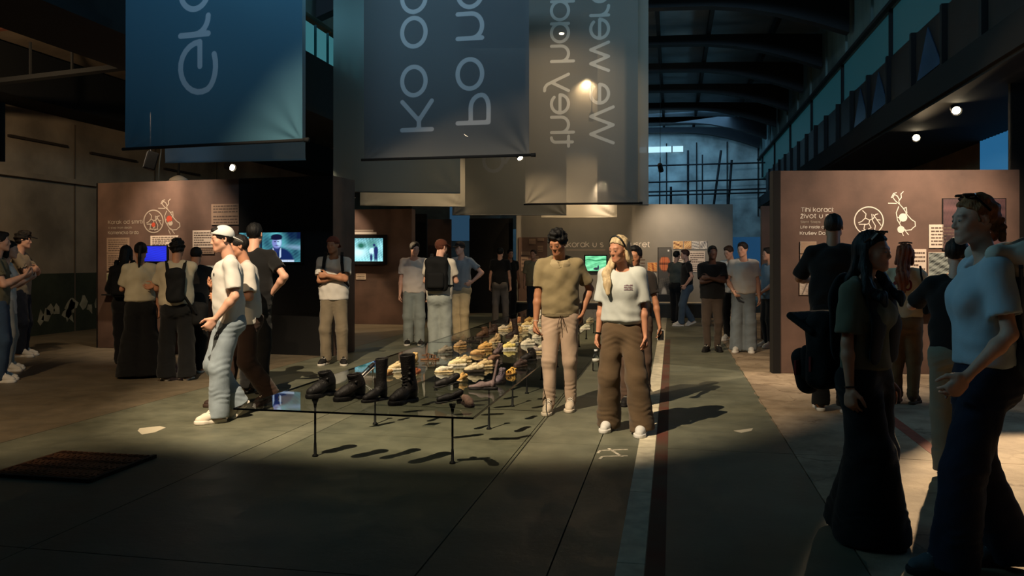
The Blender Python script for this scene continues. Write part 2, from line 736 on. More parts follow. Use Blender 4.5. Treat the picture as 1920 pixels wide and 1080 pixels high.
def add_head(f, C, R, u, sex, fine):
    """u = head height; local axes of R: x = right, -y = face, z = up"""
    def g(x, y, z):
        return C + R @ (np.array([x, y, z]) * u)
    k = 0.05 * u
    f.ell(g(0, .07, .12), np.array([.325, .40, .375]) * u, k, R)
    f.ell(g(0, -.10, -.12), np.array([.265, .27, .33]) * u, 0.10 * u, R)
    jw = .19 if sex == 'm' else .165
    for s in (-1, 1):
        f.cone(g(s * jw, -.03, -.26), g(s * .07, -.26, -.40), .11 * u, .095 * u, .08 * u)
        f.ell(g(s * .165, -.22, -.11), np.array([.10, .09, .10]) * u, .09 * u, R)
        f.ell(g(s * .335, .05, -.03), np.array([.035, .085, .125]) * u, .03 * u, R)
        f.ell(g(s * .345, .03, -.02), np.array([.02, .045, .07]) * u, .02 * u, R, 'sub')
    f.ell(g(0, -.300, -.42), np.array([.09, .075, .075]) * u, .07 * u, R)
    f.cone(g(-.15, -.315, .075), g(.15, -.315, .075), .05 * u, .05 * u, .08 * u)
    for s in (-1, 1):
        f.ell(g(s * .135, -.405, -.012), np.array([.085, .055, .045]) * u, .06 * u, R, 'sub')
        f.ell(g(s * .130, -.315, -.015), np.array([.070, .058, .050]) * u, .03 * u, R)
    f.cone(g(0, -.350, .05), g(0, -.428, -.13), .028 * u, .038 * u, .045 * u)
    for s in (-1, 1):
        f.ell(g(s * .044, -.385, -.15), np.array([.034, .045, .030]) * u, .03 * u, R)
    f.ell(g(0, -.320, -.28), np.array([.12, .05, .09]) * u, .06 * u, R)
    lr = .03 if sex == 'm' else .036
    f.cone(g(-.085, -.345, -.262), g(.085, -.345, -.262), lr * .55 * u, lr * .55 * u, .02 * u)
    f.cone(g(0, -.358, -.257), g(0, -.358, -.260), lr * .9 * u, lr * .9 * u, .025 * u)
    f.cone(g(-.045, -.350, -.316), g(.045, -.350, -.316), lr * .95 * u, lr * .95 * u, .025 * u)
    f.cone(g(-.1, -.392, -.287), g(.1, -.392, -.287), .011 * u, .011 * u, .012 * u, mode='sub')


SKIN = {'light': (206, 156, 132), 'tan': (186, 132, 104), 'olive': (168, 116, 86), 'dark': (74, 48, 38)}
PEOPLE = {}


def shoe_on(parent, style, kind, ball, toe, pitch, S, upper, sole):
    """a worn shoe: part of the person, its sole and laces sub-parts"""
    meshes = shoe_kind(kind)
    k = S / 1.8 * (0.29 / 0.28)
    o = link('shoe', meshes['upper'], None, parent)
    o.location = ball
    M = Matrix.Rotation(toe, 4, 'Z') @ Matrix.Rotation(pitch, 4, 'X')
    # the shoe's own origin is under its middle: pivot about the ball of the foot
    o.matrix_local = Matrix.Translation(ball) @ M @ Matrix.Translation(Vector((0, 0.055, 0)) * k) @ Matrix.Scale(k, 4)
    set_mat(o, upper)
    for nm in ('sole', 'laces'):
        if nm in meshes:
            c = link(nm, meshes[nm], None, o)
            set_mat(c, sole if nm == 'sole' else mat('lace_white', (205, 200, 190), .8))
    return o


def person(px, d, H, yaw, label, sex='m', skin='light', hair=('short', (28, 20, 16)), top=None, bottom=None, shoes=None,
           lean=0, twist=0, head=(0, 0), feet=None, arms=('down', 'down'), curl=(.45, .45), seed=0, group=None, h=None, name=None,
           build=1.0, roll=0, base=None, eyes=False):
    """one visitor: a continuous body mesh whose children are hair, clothes and shoes"""
    S = H
    B = at(px, d) if base is None else np.array(base, float)
    phi = math.atan2(px - CX, F_PX)
    rz = YAW + math.radians(yaw) - phi
    h = min(max(d / 1500 * 1.55, 0.0070), 0.014)

    def P(x, y, z):
        return np.array([x, y, z], float) * S
    feet = feet or ((-.055, 0, 0, 12), (.055, 0, 0, 12))
    sw = .100 if sex == 'm' else .088
    # legs: ball of the foot -> ankle, pelvis lowered until both feet reach
    ball, ank, tang, ptc = [], [], [], []
    for s, ft in zip((-1, 1), feet):
        x, y, pit, toe = ft
        t = math.radians(toe) * s
        R = rotz(t) @ rotx(math.radians(pit))
        b = P(x, y - .045, .0)
        ball.append(b)
        ank.append(b + R @ P(0, .072, .052))
        tang.append(t)
        ptc.append(math.radians(pit))
    cx = (ball[0][0] + ball[1][0]) / 2 * 0.6
    cy = (ank[0][1] + ank[1][1]) / 2
    drop = 0.0
    while True:
        hips = [P(s * .05, 0, .515 - drop) + np.array([cx, cy, 0]) for s in (-1, 1)]
        if max(np.linalg.norm(hips[i] - ank[i]) for i in (0, 1)) <= .4650 * S or drop > .25:
            break
        drop += .002
    pel = P(0, 0, .535 - drop) + np.array([cx, cy, 0])
    Rl = rotx(math.radians(lean)) @ roty(math.radians(roll))
    Rt = Rl @ rotz(math.radians(twist))

    def up(x, y, z, tw=True):
        return pel + (Rt if tw else Rl) @ (np.array([x, y, z], float) * S)
    knees, ankles = [], []
    for i, s in enumerate((-1, 1)):
        kf = unit(np.array([math.sin(tang[i]) * 1.0, -math.cos(tang[i]), 0.1]))
        kn, an = ik(hips[i], ank[i], .2375 * S, .2285 * S, kf)
        knees.append(kn)
        ankles.append(an)
    # head
    nb = up(0, .012, .285)
    RH = Rl @ rotz(math.radians(twist + head[0])) @ rotx(math.radians(head[1]))
    C = up(0, -.008, .345) + RH @ (np.array([0, -.012, .055]) * S)
    u = .128 * S
    hw0 = B + rotz(rz) @ C
    dd_ = hw0 @ FWD
    B = B + RGT * ((px - CX) / F_PX * dd_ - hw0 @ RGT)
    # arms
    sh = [up(s * sw, .004, .268) for s in (-1, 1)]
    elb, wri, hdir, hn, curls = [], [], [], [], list(curl)
    for i, s in enumerate((-1, 1)):
        a = arms[i]
        if a == 'down':
            t, hint = up(s * (sw + .035), -.012, -.045), Rt @ np.array([s * .35, 1, 0])
        elif a == 'swing':
            t, hint = up(s * (sw + .03), -.085, -.025), Rt @ np.array([s * .35, 1, 0])
        elif a == 'back':
            t, hint = up(s * (sw + .03), .085, -.03), Rt @ np.array([s * .45, 1, 0])
        elif a == 'pocket':
            t, hint = up(s * .108, -.03, .005), Rt @ np.array([s * .8, 1, 0])
        elif a == 'hip':
            t, hint = up(s * .112, .01, .055), Rt @ np.array([s * 1, .55, 0])
        elif a == 'cross':
            t, hint = up(-s * .035, -.105 - (.028 if s > 0 else 0), .152 + (.012 if s > 0 else 0)), Rt @ np.array([s * 1, -.1, -.8])
        elif a == 'phone':
            t, hint = up(s * .045, -.15, .17), Rt @ np.array([s * .7, .4, -1])
        elif a == 'clasp':
            t, hint = up(s * .03, -.105, .02), Rt @ np.array([s * 1, .8, 0])
        else:
            t, hint = up(*a[:3]), Rt @ np.array(a[3:6] if len(a) > 3 else (s * .4, 1, -.2), float)
        e, w = ik(sh[i], t, .166 * S, .142 * S, hint)
        elb.append(e)
        wri.append(w)
        dd = unit(w - e)
        hd = dd
        n_ = Rt @ np.array([-s, -.15, 0.])
        if a == 'hip':
            hd = unit(Rt @ np.array([-s * .35, -.9, -.35]))
            n_ = Rt @ np.array([-s, 0, 0.])
        if a == 'cross':
            hd = unit(Rt @ np.array([-s, .15, .05]))
            n_ = Rt @ np.array([0, 1., 0])
        if a == 'phone':
            n_ = Rt @ np.array([-s * .6, .3, 1.])
        if len(a) > 6 and not isinstance(a, str):
            n_ = Rt @ np.array(a[6:9], float)
        hdir.append(hd)
        hn.append(n_)
    # ---- body
    f = Field(h)
    k = .018 * S
    f.cone(up(0, 0, .0), up(0, 0, .20), .06 * S, .075 * S, k, squash=(Rt[:, 1], .7))
    f.cone(nb, C + RH @ (np.array([0, .05, -.18]) * u), (.034 if sex == 'm' else .028) * S, (.031 if sex == 'm' else .026) * S, k)
    for i in (0, 1):
        f.cone(nb + (sh[i] - nb) * .25, sh[i] - Rt @ P(s_i(i) * .012, 0, .012), .020 * S, .020 * S, k)
        f.cone(up(0, 0, .17), sh[i] - Rt @ P(s_i(i) * .015, 0, .02), .045 * S, .022 * S, k)
        ar = 1.0 if sex == 'm' else .86
        f.cone(sh[i] + (elb[i] - sh[i]) * .12, elb[i], .0250 * S * ar, .0205 * S * ar, k * .5)
        fm = elb[i] + (wri[i] - elb[i]) * .28
        f.cone(elb[i], fm, .0208 * S * ar, .0228 * S * ar, k * .6)
        f.cone(fm, wri[i], .0228 * S * ar, .0142 * S * ar, k * .6)
        add_hand(f, wri[i], hdir[i], hn[i], S * (1.0 if sex == 'm' else .93), curls[i], -1 if i == 0 else 1, .006 * S)
        f.cone(hips[i], knees[i], .046 * S, .031 * S, k)
        f.cone(knees[i], ankles[i], .031 * S, .021 * S, k)
        ft = ball[i] + P(0, 0, .02)
        f.cone(ankles[i], ankles[i] - P(0, 0, .012), .02 * S, .021 * S, k)
        f.cone(ankles[i] - P(0, 0, .02), ft, .018 * S, .016 * S, k)
    add_head(f, C, RH, u, sex, True)
    V, Q = f.mesh()
    V = relax(V, Q, 1, .35)
    nm = name or 'person'
    me = np_mesh(nm, V, Q)
    hl = (V - C) @ RH / u
    tint = np.ones((len(V), 4), np.float32)

    def paint(mask, c):
        tint[:, :3] *= (1 - mask[:, None]) + mask[:, None] * np.array(c)[None]
    lips = np.exp(-(((hl[:, 0]) / .10) ** 4 + ((hl[:, 2] + .292) / .045) ** 4)) * (hl[:, 1] < -.3)
    paint(lips, (.88, .62, .6))
    for s in (-1, 1):
        br = np.exp(-(((hl[:, 0] - s * .135) / .085) ** 4 + ((hl[:, 2] - .085 + .35 * (np.abs(hl[:, 0]) - .13) ** 2) / .022) ** 4)) * (hl[:, 1] < -.2)
        paint(br * .8, (.25, .2, .18))
        ey = np.exp(-(((hl[:, 0] - s * .13) / .055) ** 4 + ((hl[:, 2] + .015) / .022) ** 4)) * (hl[:, 1] < -.3)
        paint(ey * .9, (.18, .14, .13))
        ck = np.exp(-(((hl[:, 0] - s * .18) / .1) ** 2 + ((hl[:, 2] + .14) / .1) ** 2)) * (hl[:, 1] < -.15)
        paint(ck * .35, (1., .75, .7))
    a_ = me.color_attributes.new('tint', 'FLOAT_COLOR', 'POINT')
    a_.data.foreach_set('color', tint.ravel())
    me.materials.append(mat('skin_' + skin, SKIN[skin], .55, spec=.35, tint=True, var=.06, vscale=18, bump=.08, bscale=120))
    root = link(nm, me)
    root.location = B
    root.rotation_euler = (0, 0, rz)
    tag(root, label, 'person', group)
    J = dict(up=up, C=C, RH=RH, u=u, S=S, sh=sh, elb=elb, wri=wri, hdir=hdir, hn=hn, hips=hips, knees=knees, ankles=ankles, ball=ball, pel=pel, Rt=Rt, Rl=Rl,
             root=root, h=h, nb=nb, rz=rz, B=B)

    def cloth(fl_, name_, m, amp, wl, sd, fold=None, it=1):
        V, Q = fl_.mesh()
        V = relax(V, Q, it, .5)
        V = wrinkle(V, Q, amp, wl, sd, fold)
        return link(name_, np_mesh(name_, V, Q), m, root)
    # ---- trousers
    bt = dict(style='straight', col=(60, 60, 66), name='trousers')
    bt.update(bottom or {})
    st = bt['style']
    r0, r1, r2, r3 = {'slim': (.060, .046, .041, .034), 'straight': (.062, .051, .048, .044), 'loose': (.065, .057, .055, .052),
                      'wide': (.062, .058, .059, .067), 'flare': (.066, .072, .088, .128), 'jogger': (.063, .050, .044, .034)}[st]
    r0, r1, r2, r3 = r0 * build * .93, r1 * build * .92, r2 * .92, r3 * .96
    hem = bt.get('hem', {'slim': .012, 'straight': .022, 'loose': .026, 'wide': .032, 'flare': .042, 'jogger': .004}[st]) * S
    f = Field(h * 1.4)
    wt = up(0, 0, .085)
    hw = (.093 if sex == 'm' else .092) * build
    f.cone(up(0, .004, -.015, False), wt, hw * S, (hw - .012) * S, .02 * S, squash=(Rl[:, 1], .70), cut=(wt, Rl[:, 2]))
    for i, s in enumerate((-1, 1)):
        f.ell(up(s * .042, .038, -.03, False), np.array([.052, .045, .055]) * S, .03 * S)
        f.cone(hips[i] + P(s * -.004, 0, .0), knees[i], r0 * S, r1 * S, .018 * S)
        dn = unit(ankles[i] - knees[i])
        e = ankles[i] + dn * hem
        f.cone(knees[i], e + dn * .02 * S, r2 * S, r3 * S, .02 * S, cut=(e, dn))
        if st == 'jogger':
            f.cone(e - dn * .028 * S, e, .030 * S, .028 * S, .012 * S)
    kz = [kk[2] for kk in knees]
    az = ankles[0][2]

    def fold(V):
        z = V[:, 2]
        w = np.exp(-((z - az - .05 * S) / (.055 * S)) ** 2)
        ph = V[:, 0] * 20 + V[:, 1] * 26 + seed
        o = .0030 * w * np.sin(2 * math.pi * z / .045 + 2.2 * np.sin(ph)) * (.5 + .5 * np.sin(ph * .6 + z * 30))
        w2 = np.exp(-((z - kz[0]) / (.05 * S)) ** 2)
        o += .0022 * w2 * np.sin(2 * math.pi * z / .06 + 2.4 * np.sin(ph * .8 + 1)) * (.5 + .5 * np.sin(ph * .5 + 2))
        w3 = np.exp(-((z - pel[2] + .06 * S) / (.04 * S)) ** 2)
        o += .002 * w3 * np.sin(2 * math.pi * (z * 1.0 + .5 * np.abs(V[:, 0])) / .05 + 1)
        return o
    J['trousers'] = cloth(f, bt['name'], mat('cloth_%d_%d_%d' % bt['col'] + bt.get('mk', ''), bt['col'], .92, var=bt.get('var', .12), vscale=bt.get('vs', 5),
                                             bump=.25, bscale=220, sheen=.1), .0035, .13, seed + 11, fold)
    # ---- top
    tp = dict(style='tee', col=(190, 186, 178), hem=-.03, sleeve=.66, loose=1.0, name='shirt')
    tp.update(top or {})
    lo = tp['loose'] * build
    f = Field(h * 1.4)
    hz = tp['hem']
    hc = up(0, .002, hz)
    cw = (.100 if sex == 'm' else .091) * lo
    ww = (.098 if sex == 'm' else .086) * lo
    ax = Rt[:, 1]
    f.cone(up(0, -.002, .20), up(0, .002, .07), cw * S, ww * S, .02 * S, squash=(ax, .68))
    hw_ = tp.get('hemw', (.102 if sex == 'm' else .100)) * lo
    e = up(0, .002, hz - .04)
    f.cone(up(0, .002, .07), e, ww * S, hw_ * S, .03 * S, squash=(ax, .70), cut=(hc, -Rt[:, 2]))
    if sex == 'f':
        for s in (-1, 1):
            f.ell(up(s * .042, -.045, .185), np.array([.042, .034, .042]) * S, .035 * S)
    f.cone(up(0, .015, .240), up(0, .012, .22), .055 * S, .06 * S, .03 * S)
    for i, s in enumerate((-1, 1)):
        nk = up(s * .038, .014, .297)
        f.cone(nk, sh[i] + Rt @ P(0, 0, .002), .022 * S, .031 * S * lo, .02 * S)
        f.cone(up(s * .045, 0, .20), sh[i] - Rt @ P(s * .01, 0, .01), .060 * S, .032 * S, .025 * S, squash=(ax, .8))
        ad = unit(elb[i] - sh[i])
        L = .166 * S
        q = sh[i] + ad * L * min(tp['sleeve'], 1.0)
        rs = (.038 if tp['sleeve'] < .95 else .036) * lo
        if tp['sleeve'] > 0:
            f.cone(sh[i], q + ad * .02 * S, .0315 * S * lo, rs * S * 1.0, .014 * S, cut=(q, ad) if tp['sleeve'] <= 1 else None)
            if tp['sleeve'] > 1:
                fd = unit(wri[i] - elb[i])
                q2 = elb[i] + fd * .142 * S * (tp['sleeve'] - 1)
                f.cone(elb[i], q2 + fd * .02 * S, rs * S, .03 * S * lo, .018 * S, cut=(q2, fd))
            else:
                f.cone(q - ad * .015 * S, q + ad * .01 * S, .0275 * S, .0275 * S, .004, mode='sub')
    if tp['style'] == 'hood':
        f.cone(up(-.06, .05, .30), up(.06, .05, .30), .034 * S, .034 * S, .02 * S)
        f.cone(up(0, .07, .29), up(0, .085, .22), .045 * S, .03 * S, .02 * S)
    nf = unit(np.array(C - nb))
    f.cone(nb - nf * .0 * S + Rt @ P(0, -.022, .012), nb + nf * .08 * S, .036 * S, .046 * S, .006 * S, mode='sub')
    amp = tp.get('amp', .0042)

    def tfold(V):
        z = (V - pel) @ Rt[:, 2]
        q = (V - pel) @ Rt[:, 0]
        w = np.exp(-((z - .05 * S) / (.07 * S)) ** 2)
        return .003 * w * np.sin(2 * math.pi * (z + .5 * q + .02 * np.sin(q * 25)) / .09 + seed) * (.4 + .6 * np.sin(q * 14 + seed))
    J['shirt'] = cloth(f, tp['name'], mat('cloth_%d_%d_%d' % tp['col'] + tp.get('mk', ''), tp['col'], .92, var=tp.get('var', .05), vscale=8, bump=.15, bscale=260,
                                          sheen=.1), amp, .15, seed + 3, tfold)
    if tp.get('collar'):
        f = Field(max(h * .8, .005))
        f.cone(nb + Rt @ P(0, -.006, -.020), nb + Rt @ P(0, .006, .034), .070 * S, .043 * S, 0)
        f.plane(nb + Rt @ P(0, 0, -.004), Rt @ np.array([0, .75, -1.0]))
        f.plane(nb + Rt @ P(0, 0, .024), Rt @ np.array([0, -.35, 1.0]))
        f.cone(nb + Rt @ P(0, -.004, -.04), nb + Rt @ P(0, .004, .06), .0365 * S, .0365 * S, .002, mode='sub')
        f.cone(nb + Rt @ P(0, -.062, .03), nb + Rt @ P(0, -.064, -.06), .020 * S, .006 * S, .004, mode='sub')
        V, Q = f.mesh()
        link('collar', np_mesh('collar', V, Q), mat('cloth_%d_%d_%d' % tp['collar'], tp['collar'], .9), root)
    # ---- shoes
    sk = dict(kind='sneaker', col=(196, 190, 180), sole=(214, 210, 200))
    sk.update(shoes or {})
    for i in (0, 1):
        shoe_on(root, 'worn', sk['kind'], Vector(ball[i]), tang[i], ptc[i], S, mat('shoe_%d_%d_%d' % sk['col'], sk['col'], .75, var=.06, bump=.1),
                mat('sole_%d_%d_%d' % sk['sole'], sk['sole'], .7))
    # ---- hair
    hs, hc_ = hair[0], hair[1]
    hm = mat('hair_%d_%d_%d' % hc_, hc_, .62, spec=.3, var=.35, vscale=14, bump=.7, bscale=55, stretch=(2.2, 2.2, .35))

    def g(x, y, z):
        return C + RH @ (np.array([x, y, z]) * u)
    if hs != 'none':
        f = Field(max(h * .9, .006))
        t = {'short': .035, 'quiff': .06, 'curly': .09, 'buzz': .018, 'long': .05, 'bun': .045, 'pony': .04, 'wavy': .05, 'under': .03}[hs]
        f.ell(g(0, .075, .125), np.array([.325 + t * .7, .40 + t * .8, .375 + t]) * u, .02 * u, RH)
        if hs in ('quiff', 'curly', 'short'):
            f.ell(g(0, -.14, .40 if hs != 'short' else .36), np.array([.24, .24, .12 + t]) * u, .06 * u, RH)
        crop = hs in ('short', 'quiff', 'curly', 'buzz')
        n = RH @ unit(np.array([0, -.50 if crop else -.80, -1.0]))
        f.plane(g(0, -.30, .08 if crop else .30), n)
        m = len(f.ops)
        if hs in ('short', 'quiff', 'curly', 'buzz'):
            f.ell(g(0, -.42, .02), np.array([.285, .30, .30]) * u, .03 * u, RH, 'sub')
        else:
            f.ell(g(0, -.45, -.05), np.array([.27, .27, .31]) * u, .03 * u, RH, 'sub')
        back = -RH[:, 1] * 0
        if hs in ('long', 'wavy'):
            dz = -unit(np.array([0, 0, 1.0]))
            ln = hair[2] if len(hair) > 2 else 1.9
            bk = Rt @ np.array([0, 1, 0])
            sd = Rt @ np.array([1, 0, 0])
            p0 = g(0, .30, .05)
            p1 = g(0, .33, -.45)
            p2 = nb + bk * .075 * S + dz * .035 * S
            p3 = p2 + dz * (ln - 1.0) * u + bk * .008 * S
            f.cone(p0, p1, .27 * u, .26 * u, .08 * u, squash=(bk, .7))
            f.cone(p1, p2, .27 * u, .30 * u, .08 * u, squash=(bk, .5))
            f.cone(p2, p3, .31 * u, .18 * u, .08 * u, squash=(bk, .36))
            for s in (-1, 1):
                f.cone(g(s * .30, .08, .15), g(s * .345, .10, -.42), .10 * u, .12 * u, .06 * u, squash=(RH[:, 0], .8))
                lk = 0 if len(hair) < 4 else (hair[3] if not isinstance(hair[3], tuple) else hair[3][0 if s < 0 else 1])
                if lk:
                    q0 = g(s * .33, .03, -.40)
                    q1 = nb + sd * s * .072 * S - bk * .055 * S + dz * .015 * S
                    q2 = nb + sd * s * .055 * S - bk * .098 * S + dz * (.015 * S + lk * .5 * u)
                    q3 = nb + sd * s * .050 * S - bk * .104 * S + dz * (.015 * S + lk * u)
                    f.cone(q0, q1, .16 * u, .16 * u, .10 * u, squash=(bk, .75))
                    f.cone(q1, q2, .17 * u, .16 * u, .10 * u, squash=(bk, .45))
                    f.cone(q2, q3, .16 * u, .10 * u, .08 * u, squash=(bk, .45))
        if hs == 'pony':
            f.cone(g(0, .40, .28), g(0, .54, .20), .09 * u, .11 * u, .04 * u)
            f.cone(g(0, .54, .20), g(.03, .56, -.45), .11 * u, .10 * u, .04 * u)
            f.cone(g(.03, .56, -.45), g(.05, .50, -1.25), .10 * u, .035 * u, .04 * u)
        if hs == 'bun':
            f.ell(g(0, .44, -.16), np.array([.17, .15, .17]) * u, .06 * u, RH)
            for q in range(7):
                aa = q * .9
                f.ell(g(.14 * math.cos(aa), .50, -.16 + .15 * math.sin(aa)), np.array([.075, .08, .07]) * u, .03 * u, RH)
            for s in (-1, 1):
                f.cone(g(s * .31, -.10, .16), g(s * .335, -.05, -.05), .03 * u, .02 * u, .03 * u)
                f.ell(g(s * .18, .46, -.36), np.array([.10, .08, .10]) * u, .05 * u, RH)
        V, Q = f.mesh()
        N = vnormals(V, Q)
        L_ = (V - C) @ RH / u
        rs_ = np.random.RandomState(seed + 5)
        amp_ = {'curly': .035, 'bun': .016, 'wavy': .03, 'quiff': .014}.get(hs, .008) * u
        if hs in ('curly', 'bun'):
            w = np.sin(L_[:, 0] * 22 + 2 * np.sin(L_[:, 2] * 9)) * np.sin(L_[:, 1] * 20 + 1.5) + np.sin(L_[:, 2] * 26 + L_[:, 0] * 7)
        else:
            w = np.sin(L_[:, 0] * 34 + 2.2 * np.sin(L_[:, 2] * 3.1 + 1) + L_[:, 1] * 12) + .6 * np.sin(L_[:, 1] * 41 + 3 * L_[:, 2])
        V = V + (N * (w * amp_)[:, None]).astype(np.float32)
        link('hair', np_mesh('hair', V, Q), hm, root)
    J['g'] = g
    if eyes:
        me_ = mat('eye_white', (150, 140, 134), .35, spec=.4)
        mi_ = mat('eye_iris', (52, 40, 32), .2, spec=.7)
        for s in (-1, 1):
            f = Field(.0016)
            f.ell(g(s * .130, -.333, -.015), np.array([.050, .044, .022]) * u, 0, RH)
            V, Q = f.mesh()
            e = link('eye', np_mesh('eye', V, Q), me_, root)
            f = Field(.0011)
            gx = eyes if isinstance(eyes, (int, float)) and not isinstance(eyes, bool) else 0
            f.ell(g(s * .130 + gx, -.366, -.015), np.array([.024, .014, .022]) * u, 0, RH)
            V, Q = f.mesh()
            link('iris', np_mesh('iris', V, Q), mi_, e)
    return J


def place_children(J, name, label, cat, group=None, base=None):
    """an Empty for a thing a person carries, sharing the person's axes; returns it and the offset of its base"""
    b = np.array(base if base is not None else (0, 0, 0), float)
    w = J['B'] + rotz(J['rz']) @ b
    return empty(name, tuple(w), J['rz'], label, cat, group), b


def sdf_part(fld, name, m, parent, off=(0, 0, 0), wr=None):
    V, Q = fld.mesh()
    if wr:
        V = wrinkle(V, Q, wr[0], wr[1], wr[2])
    V = V - np.asarray(off, np.float32)
    return link(name, np_mesh(name, V, Q), m, parent)


def cap_on(J, col, brim='front', kind='cap', brimcol=None, nm='cap'):
    """a cap worn on the head (clothing: part of the person), brim a sub-part"""
    C, RH, u, g = J['C'], J['RH'], J['u'], J['g']
    h = max(J['h'] * .8, .005)
    f = Field(h)
    f.ell(g(0, .06, .16), np.array([.385, .455, .40]) * u, 0, RH)
    sgn = -1 if brim == 'front' else 1
    f.plane(g(0, 0, .13), -RH @ unit(np.array([0, .30, 1.0])))
    if kind == 'bucket':
        f.cone(g(0, .06, .10), g(0, .06, .02), .42 * u, .50 * u, .03 * u, squash=None)
    V, Q = f.mesh()
    m = mat('cap_%d_%d_%d' % col, col, .9, var=.06, bump=.2, bscale=200)
    o = link(nm, np_mesh(nm, V, Q), m, J['root'])
    f = Field(h)
    y0 = -.20 if brim == 'front' else .26
    f.ell(g(0, y0 + sgn * .26, .22 if brim == 'front' else -.04), np.array([.28, .34, .04]) * u, 0,
          RH @ rotx(.22 if brim == 'front' else -.55))
    f.ell(g(0, .04, -.02), np.array([.32, .40, .20]) * u, .01, RH, 'sub')
    V, Q = f.mesh()
    link('brim', np_mesh('brim', V, Q), mat('cap_%d_%d_%d' % (brimcol or col), brimcol or col, .9), o)
    return o


def backpack(J, label, col, w=.155, hgt=.25, dep=.085, z=.165, pocket=True, straps=True, m=None, front=False, offy=.0, strapm=None, sw_=.022):
    """backpack worn by a person: pack, pocket and two shoulder straps"""
    S, up, Rt = J['S'], J['up'], J['Rt']
    base = up(0, .115 + offy, z - hgt / 2)
    root, b = place_children(J, 'backpack', label, 'backpack', None, base)
    m = m or mat('pack_%d_%d_%d' % col, col, .85, var=.15, bump=.3, bscale=160)
    h = max(J['h'] * 1.4, .009)
    c = up(0, .115 + offy, z)
    f = Field(h)
    f.box(c, np.array([w, dep, hgt]) * S, .035 * S, 0, Rt)
    f.ell(up(0, .115 + offy, z + hgt * .40), np.array([w * .47, dep * .55, hgt * .16]) * S, .03 * S, Rt)
    sdf_part(f, 'pack', m, root, b, (.004, .12, 4))
    if pocket:
        f = Field(h)
        f.box(up(0, .115 + offy + dep * .52, z - hgt * .17), np.array([w * .78, dep * .42, hgt * .5]) * S, .02 * S, 0, Rt)
        sdf_part(f, 'pocket', m, root, b)
    if straps:
        sm = strapm or mat('strap_dark', (14, 14, 15), .8)
        for s in (-1, 1):
            mb = MB()
            pts = [up(s * .055, .085 + offy, z + hgt * .34), up(s * .060, .050, .318), up(s * .062, .012, .336), up(s * .064, -.035, .312), up(s * .068, -.075, .262),
                   up(s * .075, -.083, .20), up(s * .092, -.062, .12), up(s * .108, -.01, .075), up(s * .085, .075, z - hgt * .33)]
            pts = [p - b for p in pts]
            for i in range(len(pts) - 1):
                mb.bar(pts[i], pts[i + 1], sw_ * S, min(.018, sw_) * S)
            mb.build('strap', sm, root)
    return root


def project_print(J, pts_faces, name, m, side='front', off=.004):
    """lays a flat print (x, z in metres about the chest) onto the shirt"""
    verts, faces = pts_faces
    me = J['shirt'].data
    V = np.empty(len(me.vertices) * 3, np.float32)
    me.vertices.foreach_get('co', V)
    V = V.reshape(-1, 3)
    bv = BVHTree.FromPolygons([tuple(v) for v in V], [tuple(p.vertices) for p in me.polygons])
    up, Rt = J['up'], J['Rt']
    sg = -1 if side == 'front' else 1
    out = []
    for x, z in verts:
        o = up(0, sg * .4, 0) + Rt @ np.array([x, 0, z])
        dr = Rt @ np.array([0, -sg, 0])
        hit = bv.ray_cast(Vector(o), Vector(dr))
        p = hit[0] if hit[0] is not None else Vector(up(0, sg * .1, 0) + Rt @ np.array([x, 0, z]))
        out.append(tuple(np.array(p) - dr * off))
    me2 = bpy.data.meshes.new(name)
    me2.from_pydata(out, [], faces)
    return link(name, me2, m, J['shirt'])


# ------------------------------------------------------------------ shoes (meshes shared by every pair)
_SHOES = {}


